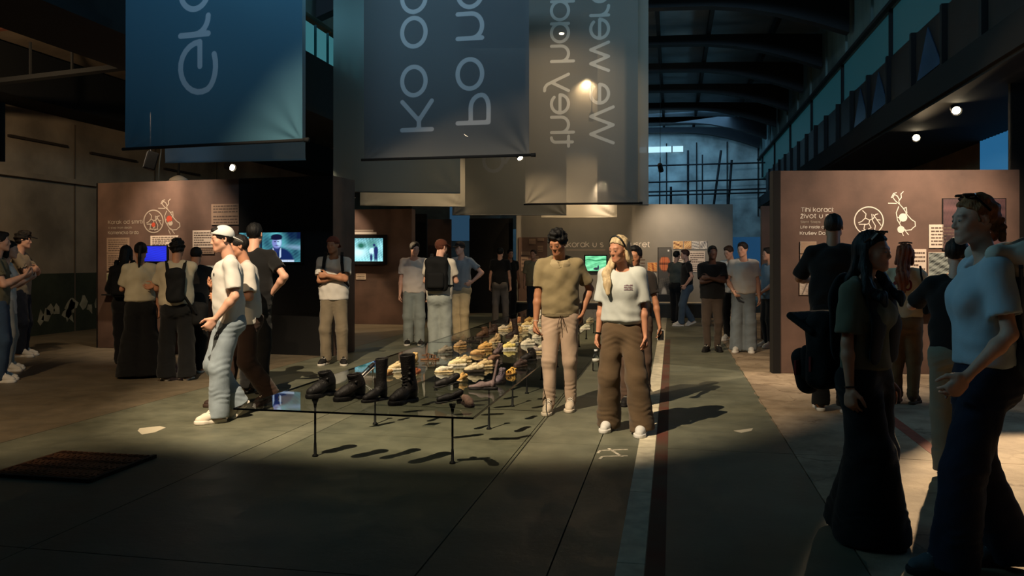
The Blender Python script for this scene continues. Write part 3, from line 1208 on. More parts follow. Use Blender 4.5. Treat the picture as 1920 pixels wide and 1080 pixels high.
def shoe_kind(kind):
    if kind in _SHOES:
        return _SHOES[kind]
    h = .0042
    out = {}

    def sole(hh=.03, heel=0.0, wide=1.0, h2=None):
        f = Field(h)
        for a, b, ra, rb in (((0, .098, hh * .5), (0, .02, hh * .5), .037, .033), ((0, .02, hh * .5), (-.004, -.065, hh * .5), .033, .048), ((-.004, -.065, hh * .5), (-.004, -.098, hh * .5), .048, .039)):
            f.cone(a, b, ra * wide, rb * wide, .02)
        f.plane((0, 0, 0), (0, 0, -1))
        f.plane((0, 0, hh), (0, 0, 1))
        return f

    def done(nm, f, it=1):
        V, Q = f.mesh()
        V = relax(V, Q, it, .4)
        me = np_mesh(nm, V, Q)
        me.materials.append(mat('shoe_base', (120, 100, 80), .8))
        out[nm] = me

    def upper(f, z0=.024, hi=.0):
        f.cone((-.004, -.094, z0 + .012), (-.002, -.04, z0 + .026), .034, .041, .02)
        f.cone((-.002, -.04, z0 + .026), (0, .05, z0 + .052 + hi), .041, .035, .02)
        f.cone((0, .05, z0 + .03), (0, .098, z0 + .045 + hi), .034, .033, .02)
        f.plane((0, 0, z0 - .004), (0, 0, -1))

    if kind in ('sneaker', 'hightop', 'loafer', 'trainer'):
        done('sole', sole(.034 if kind == 'trainer' else .03, wide=1.06 if kind == 'trainer' else 1.0))
        f = Field(h)
        upper(f, hi=.015 if kind == 'hightop' else 0)
        if kind == 'hightop':
            f.cone((0, .075, .07), (0, .072, .165), .037, .042, .02, cut=((0, 0, .155), (0, -.15, 1)))
        top = .105 + (.055 if kind == 'hightop' else 0)
        f.cone((0, .075, top + .05), (0, .06, top - .045), .027, .023, .012, mode='sub')
        if kind != 'loafer':
            if kind == 'hightop':
                f.cone((0, .01, .10), (0, .036, .168), .017, .018, .012, squash=((0, 1, -.4), .5))
            else:
                f.ell((0, .005, top - .004), (.017, .035, .022), .012, None, 'add')      # tongue
        done('upper', f)
        if kind != 'loafer':
            f = Field(.0032)
            for i in range(5):
                y = -.052 + i * .017 * (1.15 if kind == 'hightop' else 1)
                z = .0925 + i * .0065 + (.0085 * i if kind == 'hightop' else 0)
                for sg in (-1, 1):
                    f.cone((-.024 * sg, y, z - .012), (.0, y + .006, z + .001), .0034, .0034, .002)
                    f.cone((.0, y + .006, z + .001), (.024 * sg, y + .008, z - .012), .0034, .0034, .002)
            f.cone((0, .035, .122), (.03, .02, .128), .004, .003, .002)
            f.cone((0, .035, .122), (-.03, .018, .128), .004, .003, .002)
            done('laces', f, 0)
    elif kind in ('ankle_boot', 'tall_boot', 'slim_boot'):
        slim = kind == 'slim_boot'
        sh = {'ankle_boot': .19, 'tall_boot': .36, 'slim_boot': .345}[kind]
        f = sole(.035 if not slim else .022, wide=1.0 if slim else 1.1)
        if not slim:
            f.ell((0, .02, 0), (.06, .03, .014), .006, None, 'sub')
        done('sole', f)
        f = Field(h)
        z0 = .02 if slim else .032
        wd_ = .92 if slim else 1.12
        f.cone((-.004, -.094, z0 + .014), (-.002, -.03, z0 + .034), .034 * wd_, .041 * wd_, .02)
        f.cone((-.002, -.03, z0 + .03), (0, .06, z0 + .075), .041 * wd_, .040 * wd_, .03)
        f.cone((0, .085, z0 + .03), (0, .065, z0 + .11), .037 * wd_, .040 * wd_, .03)
        lean = {'ankle_boot': .03, 'tall_boot': .02, 'slim_boot': -.01}[kind]
        rt = {'ankle_boot': .05, 'tall_boot': .058, 'slim_boot': .054}[kind]
        f.cone((0, .062, z0 + .08), (0, .055 - lean, sh), .042 * wd_, rt, .03, cut=((0, 0, sh), (0, -.12, 1)))
        f.cone((0, .055 - lean, sh + .03), (0, .058 - lean * .7, sh - .12 if sh > .25 else sh - .06), rt - .008, rt - .016, .004, mode='sub')
        f.plane((0, 0, z0 - .004), (0, 0, -1))
        if not slim:
            for zz in ((.5, .62, .74) if sh > .25 else (.72,)):
                f.cone((-.045, .02, sh * zz), (.045, .02, sh * zz), .009, .009, .006)
        done('upper', f)
        if not slim:
            f = Field(.0036)
            n = 6 if sh > .25 else 4
            for i in range(n):
                z = .095 + i * .022
                y = -.03 + .010 * min(i, 3) + 0.0
                f.cone((-.026, y + .012, z), (.0, y - .002, z + .005), .004, .004, .002)
                f.cone((.0, y - .002, z + .005), (.026, y + .012, z + .01), .004, .004, .002)
            done('laces', f, 0)
    elif kind == 'wedge':
        f = Field(h)
        f.cone((0, .095, .045), (-.004, -.09, .012), .030, .040, .02, squash=((0, 0, 1), .32))
        f.box((0, .085, .028), (.05, .045, .056), .006, .01)
        f.plane((0, 0, 0), (0, 0, -1))
        done('sole', f)
        f = Field(h)
        f.cone((-.002, -.088, .038), (0, -.02, .058), .028, .033, .02)
        f.cone((0, .05, .085), (0, .095, .10), .03, .029, .02)
        f.cone((0, -.01, .05), (0, .06, .08), .034, .031, .02)
        f.cone((0, .06, .14), (0, .03, .09), .026, .022, .01, mode='sub')
        done('upper', f)
    elif kind == 'sandal':
        done('sole', sole(.022))
        f = Field(.0036)
        for y, rx, hz in ((-.07, .044, .048), (-.035, .044, .058), (.03, .038, .075)):
            pts = [(rx * math.cos(t), y + .012 * math.sin(t * 2), .018 + hz * math.sin(t)) for t in np.linspace(0, math.pi, 10)]
            for i in range(9):
                f.cone(pts[i], pts[i + 1], .008, .008, .003)
        pts = [(.036 * math.cos(t), .055 + .055 * math.sin(t), .07) for t in np.linspace(0, math.pi, 10)]
        for i in range(9):
            f.cone(pts[i], pts[i + 1], .007, .007, .003)
        f.cone((0, -.065, .066), (0, .03, .09), .007, .007, .004)
        done('upper', f)
    elif kind == 'slipper':
        done('sole', sole(.024, wide=1.05))
        f = Field(h)
        upper(f, .018)
        f.ell((0, .06, .12), (.05, .08, .055), .01, None, 'sub')
        f.cone((0, .055, .10), (0, .05, .04), .028, .026, .008, mode='sub')
        for s in (-1, 1):
            f.cone((s * .03, .02, .07), (s * .034, .09, .06), .009, .009, .006)
        done('upper', f)
    elif kind == 'flattened':   # a crushed ankle boot whose heel part stands up
        done('sole', sole(.022, wide=.92))
        f = Field(h)
        f.cone((-.004, -.11, .026), (0, -.02, .035), .022, .036, .02, squash=((0, 0, 1), .6))
        f.cone((0, -.02, .035), (0, .09, .05), .036, .030, .02)
        f.cone((0, .085, .04), (0, .125, .235), .034, .030, .02, squash=((0, 1, -.2), .42))
        f.cone((0, .05, .11), (0, .02, .055), .022, .02, .008, mode='sub')
        f.plane((0, 0, .012), (0, 0, -1))
        done('upper', f)
    elif kind == 'stiletto':
        f = Field(.0036)
        f.cone((0, .10, .115), (0, .108, .0), .012, .006, .004)
        f.cone((0, .10, .12), (0, -.045, .022), .026, .036, .02, squash=((0, .5, 1), .28))
        f.cone((0, -.045, .018), (0, -.11, .010), .036, .018, .02, squash=((0, 0, 1), .3))
        f.plane((0, 0, 0), (0, 0, -1))
        done('sole', f)
        f = Field(.0036)
        f.cone((0, -.11, .024), (0, -.05, .034), .016, .032, .015)
        f.cone((0, .075, .135), (0, .105, .155), .024, .022, .01)
        for s in (-1, 1):
            f.cone((s * .03, -.045, .04), (s * .022, .09, .15), .006, .008, .004)
        f.cone((0, .09, .2), (0, .07, .13), .018, .016, .006, mode='sub')
        done('upper', f)
    _SHOES[kind] = out
    return out


UP_W = {}


def shoe(kind, p, size, toe, up_c, sole_c, label, group, lace_c=None, tilt=0.0, roll=0.0):
    """an exhibited shoe standing on the glass: an Empty, its upper, sole and laces"""
    ms = shoe_kind(kind)
    nm = {'ankle_boot': 'boot', 'tall_boot': 'boot', 'slim_boot': 'boot', 'flattened': 'ankle_boot', 'trainer': 'sneaker', 'hightop': 'high_top_shoe',
          'wedge': 'wedge_shoe', 'stiletto': 'high_heel_shoe'}.get(kind, kind)
    r = empty(nm, p, 0, label, 'boot' if 'boot' in nm else 'shoe', group)
    r.rotation_euler = (math.radians(tilt), math.radians(roll), toe)
    k = size / .28
    r.scale = (k, k, k)
    for part, me in ms.items():
        o = link(part, me, None, r)
        c = up_c if part == 'upper' else (sole_c if part == 'sole' else (lace_c or tuple(int(v * .8) for v in up_c)))
        set_mat(o, mat('leather_%d_%d_%d' % c, c, .6, var=.28, vscale=30, bump=.35, bscale=90))
    return r


# ------------------------------------------------------------------ lettering: a round stroke alphabet
def arc(cx, cy, rx, ry, a0, a1, n=22):
    n = max(4, int(n * abs(a1 - a0) / 360) + 2)
    return [(cx + rx * math.cos(math.radians(a)), cy + ry * math.sin(math.radians(a))) for a in np.linspace(a0, a1, n)]


def _glyphs():
    G = {}
    o = arc(.5, .5, .5, .5, 0, 360, 36)
    G['o'] = (1.0, [o])
    G['a'] = (1.0, [o, [(1, 1), (1, 0)]])
    G['d'] = (1.0, [o, [(1, 1.45), (1, 0)]])
    G['b'] = (1.0, [o, [(0, 1.45), (0, 0)]])
    G['p'] = (1.0, [o, [(0, 1), (0, -.4)]])
    G['g'] = (1.0, [o, [(1, 1), (1, -.05)] + arc(.55, -.05, .45, .38, 0, -150)])
    G['e'] = (1.0, [[(0.02, .5), (1, .5)] + arc(.5, .5, .5, .5, 0, 318)])
    G['c'] = (.9, [arc(.5, .5, .5, .5, 45, 315)])
    G['ć'] = (.9, [arc(.5, .5, .5, .5, 45, 315), [(.42, 1.2), (.66, 1.45)]])
    G['n'] = (.85, [[(0, 0), (0, 1)], [(0, .5)] + arc(.42, .57, .42, .43, 180, 0) + [(.84, 0)]])
    G['h'] = (.85, [[(0, 0), (0, 1.45)], [(0, .5)] + arc(.42, .57, .42, .43, 180, 0) + [(.84, 0)]])
    G['m'] = (1.4, [[(0, 0), (0, 1)], [(0, .6)] + arc(.35, .65, .35, .35, 180, 0) + [(.7, 0)], [(.7, .6)] + arc(1.05, .65, .35, .35, 180, 0) + [(1.4, 0)]])
    G['r'] = (.5, [[(0, 0), (0, 1)], arc(.5, .5, .5, .5, 180, 90)])
    G['u'] = (.85, [[(0, 1), (0, .43)] + arc(.42, .43, .42, .43, 180, 360) + [(.84, 1)]])
    G['i'] = (.0, [[(0, 0), (0, 1)], [(0, 1.3), (0, 1.46)]])
    G['l'] = (.0, [[(0, 0), (0, 1.45)]])
    G['j'] = (.1, [[(.1, 1), (.1, -.15)] + arc(-.12, -.15, .22, .22, 0, -90), [(.1, 1.3), (.1, 1.46)]])
    G['t'] = (.5, [[(.18, 1.35), (.18, .25)] + arc(.43, .25, .25, .25, 180, 270), [(-.05, 1), (.5, 1)]])
    G['s'] = (.7, [arc(.36, .75, .33, .25, 30, 270) + arc(.36, .25, .35, .25, 90, -150)])
    G['š'] = (.7, G['s'][1] + [[(.15, 1.45), (.36, 1.2), (.57, 1.45)]])
    G['v'] = (.9, [[(0, 1), (.45, 0), (.9, 1)]])
    G['w'] = (1.5, [[(0, 1), (.38, 0), (.75, 1), (1.12, 0), (1.5, 1)]])
    G['y'] = (.9, [[(0, 1), (.47, 0)], [(.9, 1), (.36, -.25)] + [(.2, -.38), (.02, -.4)]])
    G['z'] = (.75, [[(0, 1), (.75, 1), (0, 0), (.75, 0)]])
    G['ž'] = (.75, G['z'][1] + [[(.16, 1.45), (.37, 1.2), (.58, 1.45)]])
    G['k'] = (.8, [[(0, 0), (0, 1.45)], [(.75, 1), (.0, .42)], [(.25, .6), (.8, 0)]])
    G['f'] = (.5, [[(.15, 0), (.15, 1.15)] + arc(.42, 1.15, .27, .27, 180, 90), [(-.05, 1), (.45, 1)]])
    G['A'] = (1.2, [[(0, 0), (.6, 1.4), (1.2, 0)], [(.2, .45), (1, .45)]])
    G['B'] = (.9, [[(0, 0), (0, 1.4), (.45, 1.4)] + arc(.45, 1.06, .36, .34, 90, -90) + [(0, .72)], [(.45, .72)] + arc(.5, .36, .4, .36, 90, -90) + [(0, 0)]])
    G['C'] = (1.2, [arc(.7, .7, .7, .7, 48, 312)])
    G['D'] = (1.1, [[(0, 0), (0, 1.4), (.4, 1.4)] + arc(.4, .7, .7, .7, 90, -90) + [(0, 0)]])
    G['G'] = (1.4, [arc(.7, .7, .7, .7, 62, 360) + [(.72, .70)]])
    G['H'] = (1.0, [[(0, 0), (0, 1.4)], [(1, 0), (1, 1.4)], [(0, .72), (1, .72)]])
    G['I'] = (.0, [[(0, 0), (0, 1.4)]])
    G['K'] = (1.0, [[(0, 0), (0, 1.4)], [(1.0, 1.4), (.32, .72)], [(0, .72), (.32, .72)], [(.32, .72), (1.0, 0)]])
    G['L'] = (.8, [[(0, 1.4), (0, 0), (.8, 0)]])
    G['P'] = (.95, [[(0, 0), (0, 1.4), (.5, 1.4)] + arc(.5, .97, .44, .43, 90, -90) + [(0, .54)]])
    G['S'] = (.9, [arc(.45, 1.04, .42, .36, 30, 270) + arc(.45, .34, .45, .34, 90, -150)])
    G['T'] = (1.0, [[(0, 1.4), (1, 1.4)], [(.5, 1.4), (.5, 0)]])
    G['W'] = (1.9, [[(0, 1.4), (.48, 0), (.95, 1.4), (1.42, 0), (1.9, 1.4)]])
    G['7'] = (.8, [[(0, 1.4), (.8, 1.4), (.3, 0)]])
    G['6'] = (1.0, [arc(.5, .45, .45, .45, 0, 360, 30), arc(.9, .5, .85, .9, 180, 100)])
    G['0'] = (1.0, [arc(.5, .7, .45, .7, 0, 360, 30)])
    G[':'] = (.0, [[(0, .1), (0, .26)], [(0, .8), (0, .96)]])
    G['.'] = (.0, [[(0, .0), (0, .14)]])
    return G


GLYPH = _glyphs()


def ribbon(pts, w, closed=False):
    """2-d stroke -> quads"""
    P_ = [np.array(p, float) for p in pts]
    if closed is False and len(P_) > 2 and np.linalg.norm(P_[0] - P_[-1]) < 1e-6:
        closed = True
        P_ = P_[:-1]
    n = len(P_)
    vs = []
    for i in range(n):
        a = P_[i - 1] if (i > 0 or closed) else None
        b = P_[(i + 1) % n] if (i < n - 1 or closed) else None
        d1 = unit(P_[i] - a) if a is not None else None
        d2 = unit(b - P_[i]) if b is not None else None
        if d1 is None:
            d1 = d2
        if d2 is None:
            d2 = d1
        m = d1 + d2
        if np.linalg.norm(m) < 1e-6:
            m = d1
        m = unit(m)
        nn = np.array([-m[1], m[0]])
        k = 1 / max(.45, float(nn @ np.array([-d1[1], d1[0]])))
        vs += [P_[i] + nn * w / 2 * k, P_[i] - nn * w / 2 * k]
    fs = []
    for i in range(n if closed else n - 1):
        j = (i + 1) % n
        fs.append((2 * i, 2 * i + 1, 2 * j + 1, 2 * j))
    return vs, fs


def text_shape(s, size, w=.17, gap=.28, space=.65):
    """2-d vertices and faces of a line of lettering, x-height = size"""
    V, F_, x = [], [], 0.0
    for ch in s:
        if ch == ' ':
            x += space
            continue
        adv, st = GLYPH[ch]
        for pts in st:
            v, f = ribbon([(px + x, py) for px, py in pts], w)
            n = len(V)
            V += [(p[0] * size, p[1] * size) for p in v]
            F_ += [tuple(i + n for i in q) for q in f]
        x += adv + gap + w * .6
    return V, F_, (x - gap) * size


def flat_mesh(name, V2, F2, M, material, parent, th=0.002):
    """2-d shape set on a plane M (x right, z up, -y outwards), a hair thick"""
    me = bpy.data.meshes.new(name)
    n = len(V2)
    vv = [tuple(M @ Vector((x, -th, z))) for x, z in V2]
    me.from_pydata(vv, [], [tuple(f) for f in F2])
    me.update()
    return link(name, me, material, parent)


# ------------------------------------------------------------------ the hall
concrete_wall = mat('concrete_wall', (118, 104, 88), .95, var=.35, vscale=1.1, bump=.4, bscale=9)
dark_steel = mat('dark_steel', (16, 18, 20), .7, var=.2, vscale=3)
black_paint = mat('black_paint', (9, 8, 8), .85)


def floor_material():
    m = bpy.data.materials.new('floor_concrete')
    m.use_nodes = True
    nt = m.node_tree
    L = nt.links
    b = nt.nodes['Principled BSDF']
    geo = nt.nodes.new('ShaderNodeNewGeometry')
    sep = nt.nodes.new('ShaderNodeSeparateXYZ')
    L.new(geo.outputs['Position'], sep.inputs[0])

    def noise(scale, det=6, rough=.6, dist=0.0):
        n = nt.nodes.new('ShaderNodeTexNoise')
        n.inputs['Scale'].default_value = scale
        n.inputs['Detail'].default_value = det
        n.inputs['Roughness'].default_value = rough
        n.inputs['Distortion'].default_value = dist
        L.new(geo.outputs['Position'], n.inputs['Vector'])
        return n.outputs['Fac']

    def ramp(x, a, b_, ca, cb):
        r = nt.nodes.new('ShaderNodeValToRGB')
        r.color_ramp.elements[0].position = a
        r.color_ramp.elements[1].position = b_
        r.color_ramp.elements[0].color = ca
        r.color_ramp.elements[1].color = cb
        L.new(x, r.inputs[0])
        return r.outputs[0]

    def mix(f, a, c):
        n = nt.nodes.new('ShaderNodeMix')
        n.data_type = 'RGBA'
        L.new(f, n.inputs[0])
        L.new(a, n.inputs[6])
        L.new(c, n.inputs[7])
        return n.outputs[2]

    def maths(op, a, v=None, c=None):
        n = nt.nodes.new('ShaderNodeMath')
        n.operation = op
        L.new(a, n.inputs[0])
        if c is not None:
            L.new(c, n.inputs[1])
        elif v is not None:
            n.inputs[1].default_value = v
        return n.outputs[0]
    big = noise(.55)
    mid = noise(3.2, 8, .65)
    lane = ramp(mid, .35, .7, lin4((98, 100, 86)), lin4((122, 122, 104)))
    left = ramp(mid, .35, .7, lin4((104, 94, 78)), lin4((126, 112, 92)))
    right = ramp(noise(1.6, 10, .7), .38, .62, lin4((140, 120, 98)), lin4((186, 164, 138)))
    wob = maths('MULTIPLY', maths('SUBTRACT', noise(2.2), .5), .16)
    xx = maths('ADD', sep.outputs[0], c=wob)
    fr = maths('GREATER_THAN', xx, .93)
    fl_ = maths('LESS_THAN', sep.outputs[0], -5.42)
    col = mix(fr, mix(fl_, lane, left), right)
    dirt = ramp(big, .40, .62, (.72, .70, .66, 1), (1, 1, 1, 1))
    mx = nt.nodes.new('ShaderNodeMix')
    mx.data_type = 'RGBA'
    mx.blend_type = 'MULTIPLY'
    mx.inputs[0].default_value = 1
    L.new(col, mx.inputs[6])
    L.new(dirt, mx.inputs[7])
    # worn cracks in the right-hand strip
    vo = nt.nodes.new('ShaderNodeTexVoronoi')
    vo.feature = 'DISTANCE_TO_EDGE'
    vo.inputs['Scale'].default_value = 1.3
    nz = nt.nodes.new('ShaderNodeTexNoise')
    nz.inputs['Scale'].default_value = 3
    nz.inputs['Detail'].default_value = 6
    L.new(geo.outputs['Position'], nz.inputs['Vector'])
    add = nt.nodes.new('ShaderNodeVectorMath')
    add.operation = 'ADD'
    sc_ = nt.nodes.new('ShaderNodeVectorMath')
    sc_.operation = 'SCALE'
    sc_.inputs['Scale'].default_value = .55
    L.new(nz.outputs['Color'], sc_.inputs[0])
    L.new(geo.outputs['Position'], add.inputs[0])
    L.new(sc_.outputs[0], add.inputs[1])
    L.new(add.outputs[0], vo.inputs['Vector'])
    ck = ramp(vo.outputs['Distance'], 0.0, .025, (.42, .36, .3, 1), (1, 1, 1, 1))
    one = nt.nodes.new('ShaderNodeRGB')
    one.outputs[0].default_value = (1, 1, 1, 1)
    ckr = mix(maths('MULTIPLY', fr, c=ramp(noise(.9, 3), .45, .6, (0, 0, 0, 1), (1, 1, 1, 1))), one.outputs[0], ck)
    m2 = nt.nodes.new('ShaderNodeMix')
    m2.data_type = 'RGBA'
    m2.blend_type = 'MULTIPLY'
    m2.inputs[0].default_value = 1
    L.new(mx.outputs[2], m2.inputs[6])
    L.new(ckr, m2.inputs[7])
    L.new(m2.outputs[2], b.inputs['Base Color'])
    rr = ramp(mid, .3, .7, (.42, .42, .42, 1), (.6, .6, .6, 1))
    r9 = nt.nodes.new('ShaderNodeRGB')
    r9.outputs[0].default_value = (.85, .85, .85, 1)
    L.new(mix(fr, rr, r9.outputs[0]), b.inputs['Roughness'])
    b.inputs['Specular IOR Level'].default_value = .35
    bp = nt.nodes.new('ShaderNodeBump')
    bp.inputs['Strength'].default_value = .25
    bp.inputs['Distance'].default_value = .02
    L.new(noise(9, 8, .7), bp.inputs['Height'])
    L.new(bp.outputs[0], b.inputs['Normal'])
    return m


FLOOR_M = floor_material()
fb = MB().box((-1, 18, -.12), (30, 50, .2)).build('floor', mat('joint_dark', (30, 27, 23), .95))
tag(fb, kind='structure')
# cast slabs with open joints between them
xs = [-13.5, -9.4, -5.42, -3.3, -1.2, -.585, .93, 3.4, 7.0]
ys = [-3.0, .6, 3.6, 6.52, 8.75, 11.05, 14.2, 17.4, 20.6, 24, 28, 33, 40]
for i in range(len(xs) - 1):
    for j in range(len(ys) - 1):
        g_ = .004
        MB().box(((xs[i] + xs[i + 1]) / 2, (ys[j] + ys[j + 1]) / 2, -.01), (xs[i + 1] - xs[i] - g_ * 2, ys[j + 1] - ys[j] - g_ * 2, .02)).build('slab', FLOOR_M, fb)

white_paint = mat('floor_paint_white', (226, 216, 190), .8, var=.25, vscale=9, col2=(190, 180, 156))
red_paint = mat('floor_paint_red', (96, 50, 40), .8, var=.3, vscale=3, col2=(84, 74, 60))
mb = MB()
y = -1.0
while y < 21:
    L_ = 1.25
    mb.box((-.20, y + L_ / 2, .0012), (.135, L_ - .006, .0024))
    y += L_
mb.build('painted_line', white_paint, fb)
MB().box((-.08, 7, .0012), (.095, 17, .0024)).build('painted_line', red_paint, fb)
a, b_ = fl(1640, 762), fl(1800, 882)
MB().bar(a + np.array([0, 0, .001]), b_ + np.array([0, 0, .001]), .11, .003).build('painted_line', mat('floor_paint_red2', (150, 78, 58), .85, var=.15, vscale=9), fb)
# white tape arrows and the stencilled figures on the floor
tape = mat('white_tape', (196, 186, 164), .7)


def floor_patch(pix, name='floor_marking', m=tape):
    pts = [fl(*p) + np.array([0, 0, .0015]) for p in pix]
    return MB().poly(pts, [tuple(range(len(pts)))]).build(name, m, fb)


floor_patch([(258, 808), (262, 803), (300, 799), (311, 802), (290, 811), (266, 815)])
floor_patch([(1375, 808), (1412, 803), (1409, 808), (1390, 812)])
stencil = mat('stencil_white', (230, 220, 200), .8, var=.3, vscale=30, col2=(170, 160, 142))
for seg in (((1126, 845), (1177, 843)), ((1126, 845), (1121, 850)), ((1130, 856), (1177, 855)), ((1130, 856), (1124, 861)), ((1141, 841), (1167, 857))):
    p, q = fl(*seg[0]), fl(*seg[1])
    MB().bar(p + np.array([0, 0, .0015]), q + np.array([0, 0, .0015]), .022, .002).build('floor_marking', stencil, fb)

# walls
tag(MB().box((-12.6, 18, 4.2), (.2, 50, 8.4)).build('wall_left', concrete_wall), kind='structure')
wl = bpy.data.objects['wall_left']
old_green = mat('old_green_dado', (40, 44, 32), .9, var=.3, vscale=2.2, bump=.3, bscale=12)
dado = MB()
dado.box((-12.49, 14.5, .62), (.012, 3.2, 1.24))
dado.box((-12.49, 17.3, .62), (.014, 2.1, 1.14))
dado.build('painted_dado', old_green, wl)
peel = MB()
for i in range(26):
    yy, zz = 13.2 + rnd.random() * 4.6, .32 + rnd.random() * .32
    n = 7
    pts = [(-12.4815, yy + (.06 + .1 * rnd.random()) * math.cos(t), zz + (.05 + .14 * rnd.random()) * math.sin(t)) for t in np.linspace(0, 5.4, n)]
    peel.poly(pts, [tuple(range(n))])
peel.build('peeled_paint', mat('bare_plaster', (128, 122, 104), .95, var=.3, vscale=5), wl)
MB().box((-12.44, 18, 3.18), (.14, 50, .10)).build('ledge', concrete_wall, wl)
for yy in (11.0, 13.4, 15.6, 18.2):
    MB().box((-12.47, yy + .5, 3.95 - (yy - 11) * .02), (.07, 1.5, .05)).build('ledge', mat('ledge_dark', (40, 32, 26), .9), wl)
seam = mat('wall_seam', (84, 72, 60), .95)
for yy in (12.2, 14.9, 17.6, 20.3):
    MB().box((-12.492, yy, 2.2), (.02, .03, 4.4)).build('pilaster', seam, wl)
tag(MB().box((6.1, 18, 4.2), (.2, 50, 8.4)).build('wall_right', mat('wall_brown', (104, 80, 56), .95, var=.25, vscale=2, bump=.3, bscale=12)), kind='structure')
tag(MB().box((-3, 37.6, 4.2), (20, .2, 8.6)).build('wall_back', mat('end_wall', (150, 156, 150), .9, var=.4, vscale=1.3, bump=.3, bscale=8)), kind='structure')
wb = bpy.data.objects['wall_back']
for i in range(9):
    MB().box((-7 + i * 1.35, 37.47, 5.2), (.05, .05, 3.4)).build('panel_seam', dark_steel, wb)
tag(MB().box((-3, -5.2, 4.2), (20, .2, 8.6)).build('wall_front', black_paint), kind='structure')

# left aisle: crane beam, sloping slab, nave side wall with its lit strip
beam = MB().box((-7.45, 18, 5.05), (.9, 50, 1.1)).box((-7.45, 18, 4.43), (1.3, 50, .12)).build('trim_1', dark_steel)
tag(beam, kind='structure')
lower = MB().box((-12.1, 18, 4.95), (.9, 50, .9)).build('trim_2', black_paint)
tag(lower, kind='structure')
slabm = mat('ceiling_slab', (104, 88, 72), .95, var=.3, vscale=1.4, bump=.3, bscale=9)
cl = MB().poly([(-12.6, -5, 5.35), (-7.3, -5, 7.3), (-7.3, 38, 7.3), (-12.6, 38, 5.35), (-12.6, -5, 5.5), (-7.3, -5, 7.45), (-7.3, 38, 7.45), (-12.6, 38, 5.5)],
               [(0, 1, 2, 3), (7, 6, 5, 4), (0, 4, 5, 1), (2, 6, 7, 3)]).build('ceiling_aisle', slabm)
tag(cl, kind='structure')
for yy in range(0, 38, 3):
    MB().poly([(-12.6, yy, 5.30), (-7.3, yy, 7.25), (-7.3, yy + .12, 7.25), (-12.6, yy + .12, 5.30), (-12.6, yy, 5.36), (-7.3, yy, 7.31), (-7.3, yy + .12, 7.31), (-12.6, yy + .12, 5.36)],
              [(0, 1, 2, 3), (0, 4, 5, 1), (2, 6, 7, 3)]).build('ceiling_rib', slabm, cl)

# nave roof: deck, purlins, bowed trusses
deck = MB()
for i in range(12):
    y0 = 2 + i * 3.0
    deck.box((-1.7, y0 + 1.5, 7.75), (11.4, 2.96, .08))
deck.build('ceiling', mat('roof_deck', (92, 102, 108), .5, var=.5, vscale=.7, spec=.5))
dk = bpy.data.objects['ceiling']
tag(dk, kind='structure')
MB().box((-1.7, -1.5, 7.75), (11.4, 7, .08)).build('roof_sheet', mat('roof_deck', (0, 0, 0)), dk)
MB().box((-1.7, 37.2, 8.3), (11.4, 1.2, .08)).build('roof_sheet', mat('roof_deck', (0, 0, 0)), dk)
for X in (-6.0, -4.2, -2.3, -.35, .95, 2.6):
    MB().bar((X, 0, 7.55), (X, 37.4, 7.55), .10, .20).build('purlin', dark_steel, dk)
for i, dpx in enumerate((1640, 1590, 1540, 1505, 1478, 1455, 1437, 1424, 1413)):
    d_ = 14.4 + i * 3.0
    Y = d_ * FWD[1] + RGT[1] * .42 * d_ if i == 0 else at(dpx, depth_at_x(dpx, 3.75))[1]
    mb = MB()
    n = 16
    xs_ = np.linspace(-7.1, 3.75, n)
    lowz = [6.98 + .25 * (1 - ((x + 1.7) / 5.4) ** 2) - .55 * max(0, (abs(x + 1.7) - 2.6) / 2.85) ** 1.6 for x in xs_]
    topz = [7.28 + .18 * (1 - ((x + 1.7) / 5.4) ** 2) for x in xs_]
    for k in range(n - 1):
        p = [(xs_[k], Y - .14, lowz[k]), (xs_[k + 1], Y - .14, lowz[k + 1]), (xs_[k + 1], Y + .14, lowz[k + 1]), (xs_[k], Y + .14, lowz[k]),
             (xs_[k], Y - .14, topz[k]), (xs_[k + 1], Y - .14, topz[k + 1]), (xs_[k + 1], Y + .14, topz[k + 1]), (xs_[k], Y + .14, topz[k])]
        mb.poly(p, [(0, 3, 2, 1), (4, 5, 6, 7), (0, 1, 5, 4), (2, 3, 7, 6), (0, 4, 7, 3), (1, 2, 6, 5)])
    mb.build('truss', dark_steel, dk)

# right: nave wall above the gallery, its lit band, rail and fascia panels
up_w = mat('nave_wall', (96, 112, 108), .85, var=.35, vscale=1.2, stretch=(1, 1, .3), bump=.2, bscale=8)
uw = MB().box((3.92, 18, 6.95), (.12, 42, 1.75)).build('wall_gallery', up_w)
tag(uw, kind='structure')
for i in range(14):
    MB().box((3.84, 5 + i * 2.35, 6.95), (.06, .09, 1.75)).build('pilaster', up_w, uw)
teal = emat('teal_glazing', (24, 66, 74), .5)
win = MB().box((3.95, 18, 5.62), (.04, 42, .88)).build('window_1', teal)
tag(win, kind='structure')
for i in range(9):
    MB().box((3.90, 3 + i * 4.2, 5.62), (.07, .06, .9)).build('mullion', dark_steel, win)
MB().bar((3.80, -3, 6.06), (3.80, 38, 6.06), .09, .07).build('rail', dark_steel, win)
gal = MB().box((4.95, 18, 3.93), (2.2, 42, .16)).box((3.86, 18, 4.1), (.16, 42, .42)).build('ceiling_gallery', black_paint)
tag(gal, kind='structure')
pan_dark = mat('fascia_dark', (26, 23, 22), .5, var=.3, vscale=2)
pan_reflect = mat('fascia_reflection', (52, 70, 92), .25, spec=.6, var=.3, vscale=1.5)  # reflected blue light put in as the colour of triangular pieces
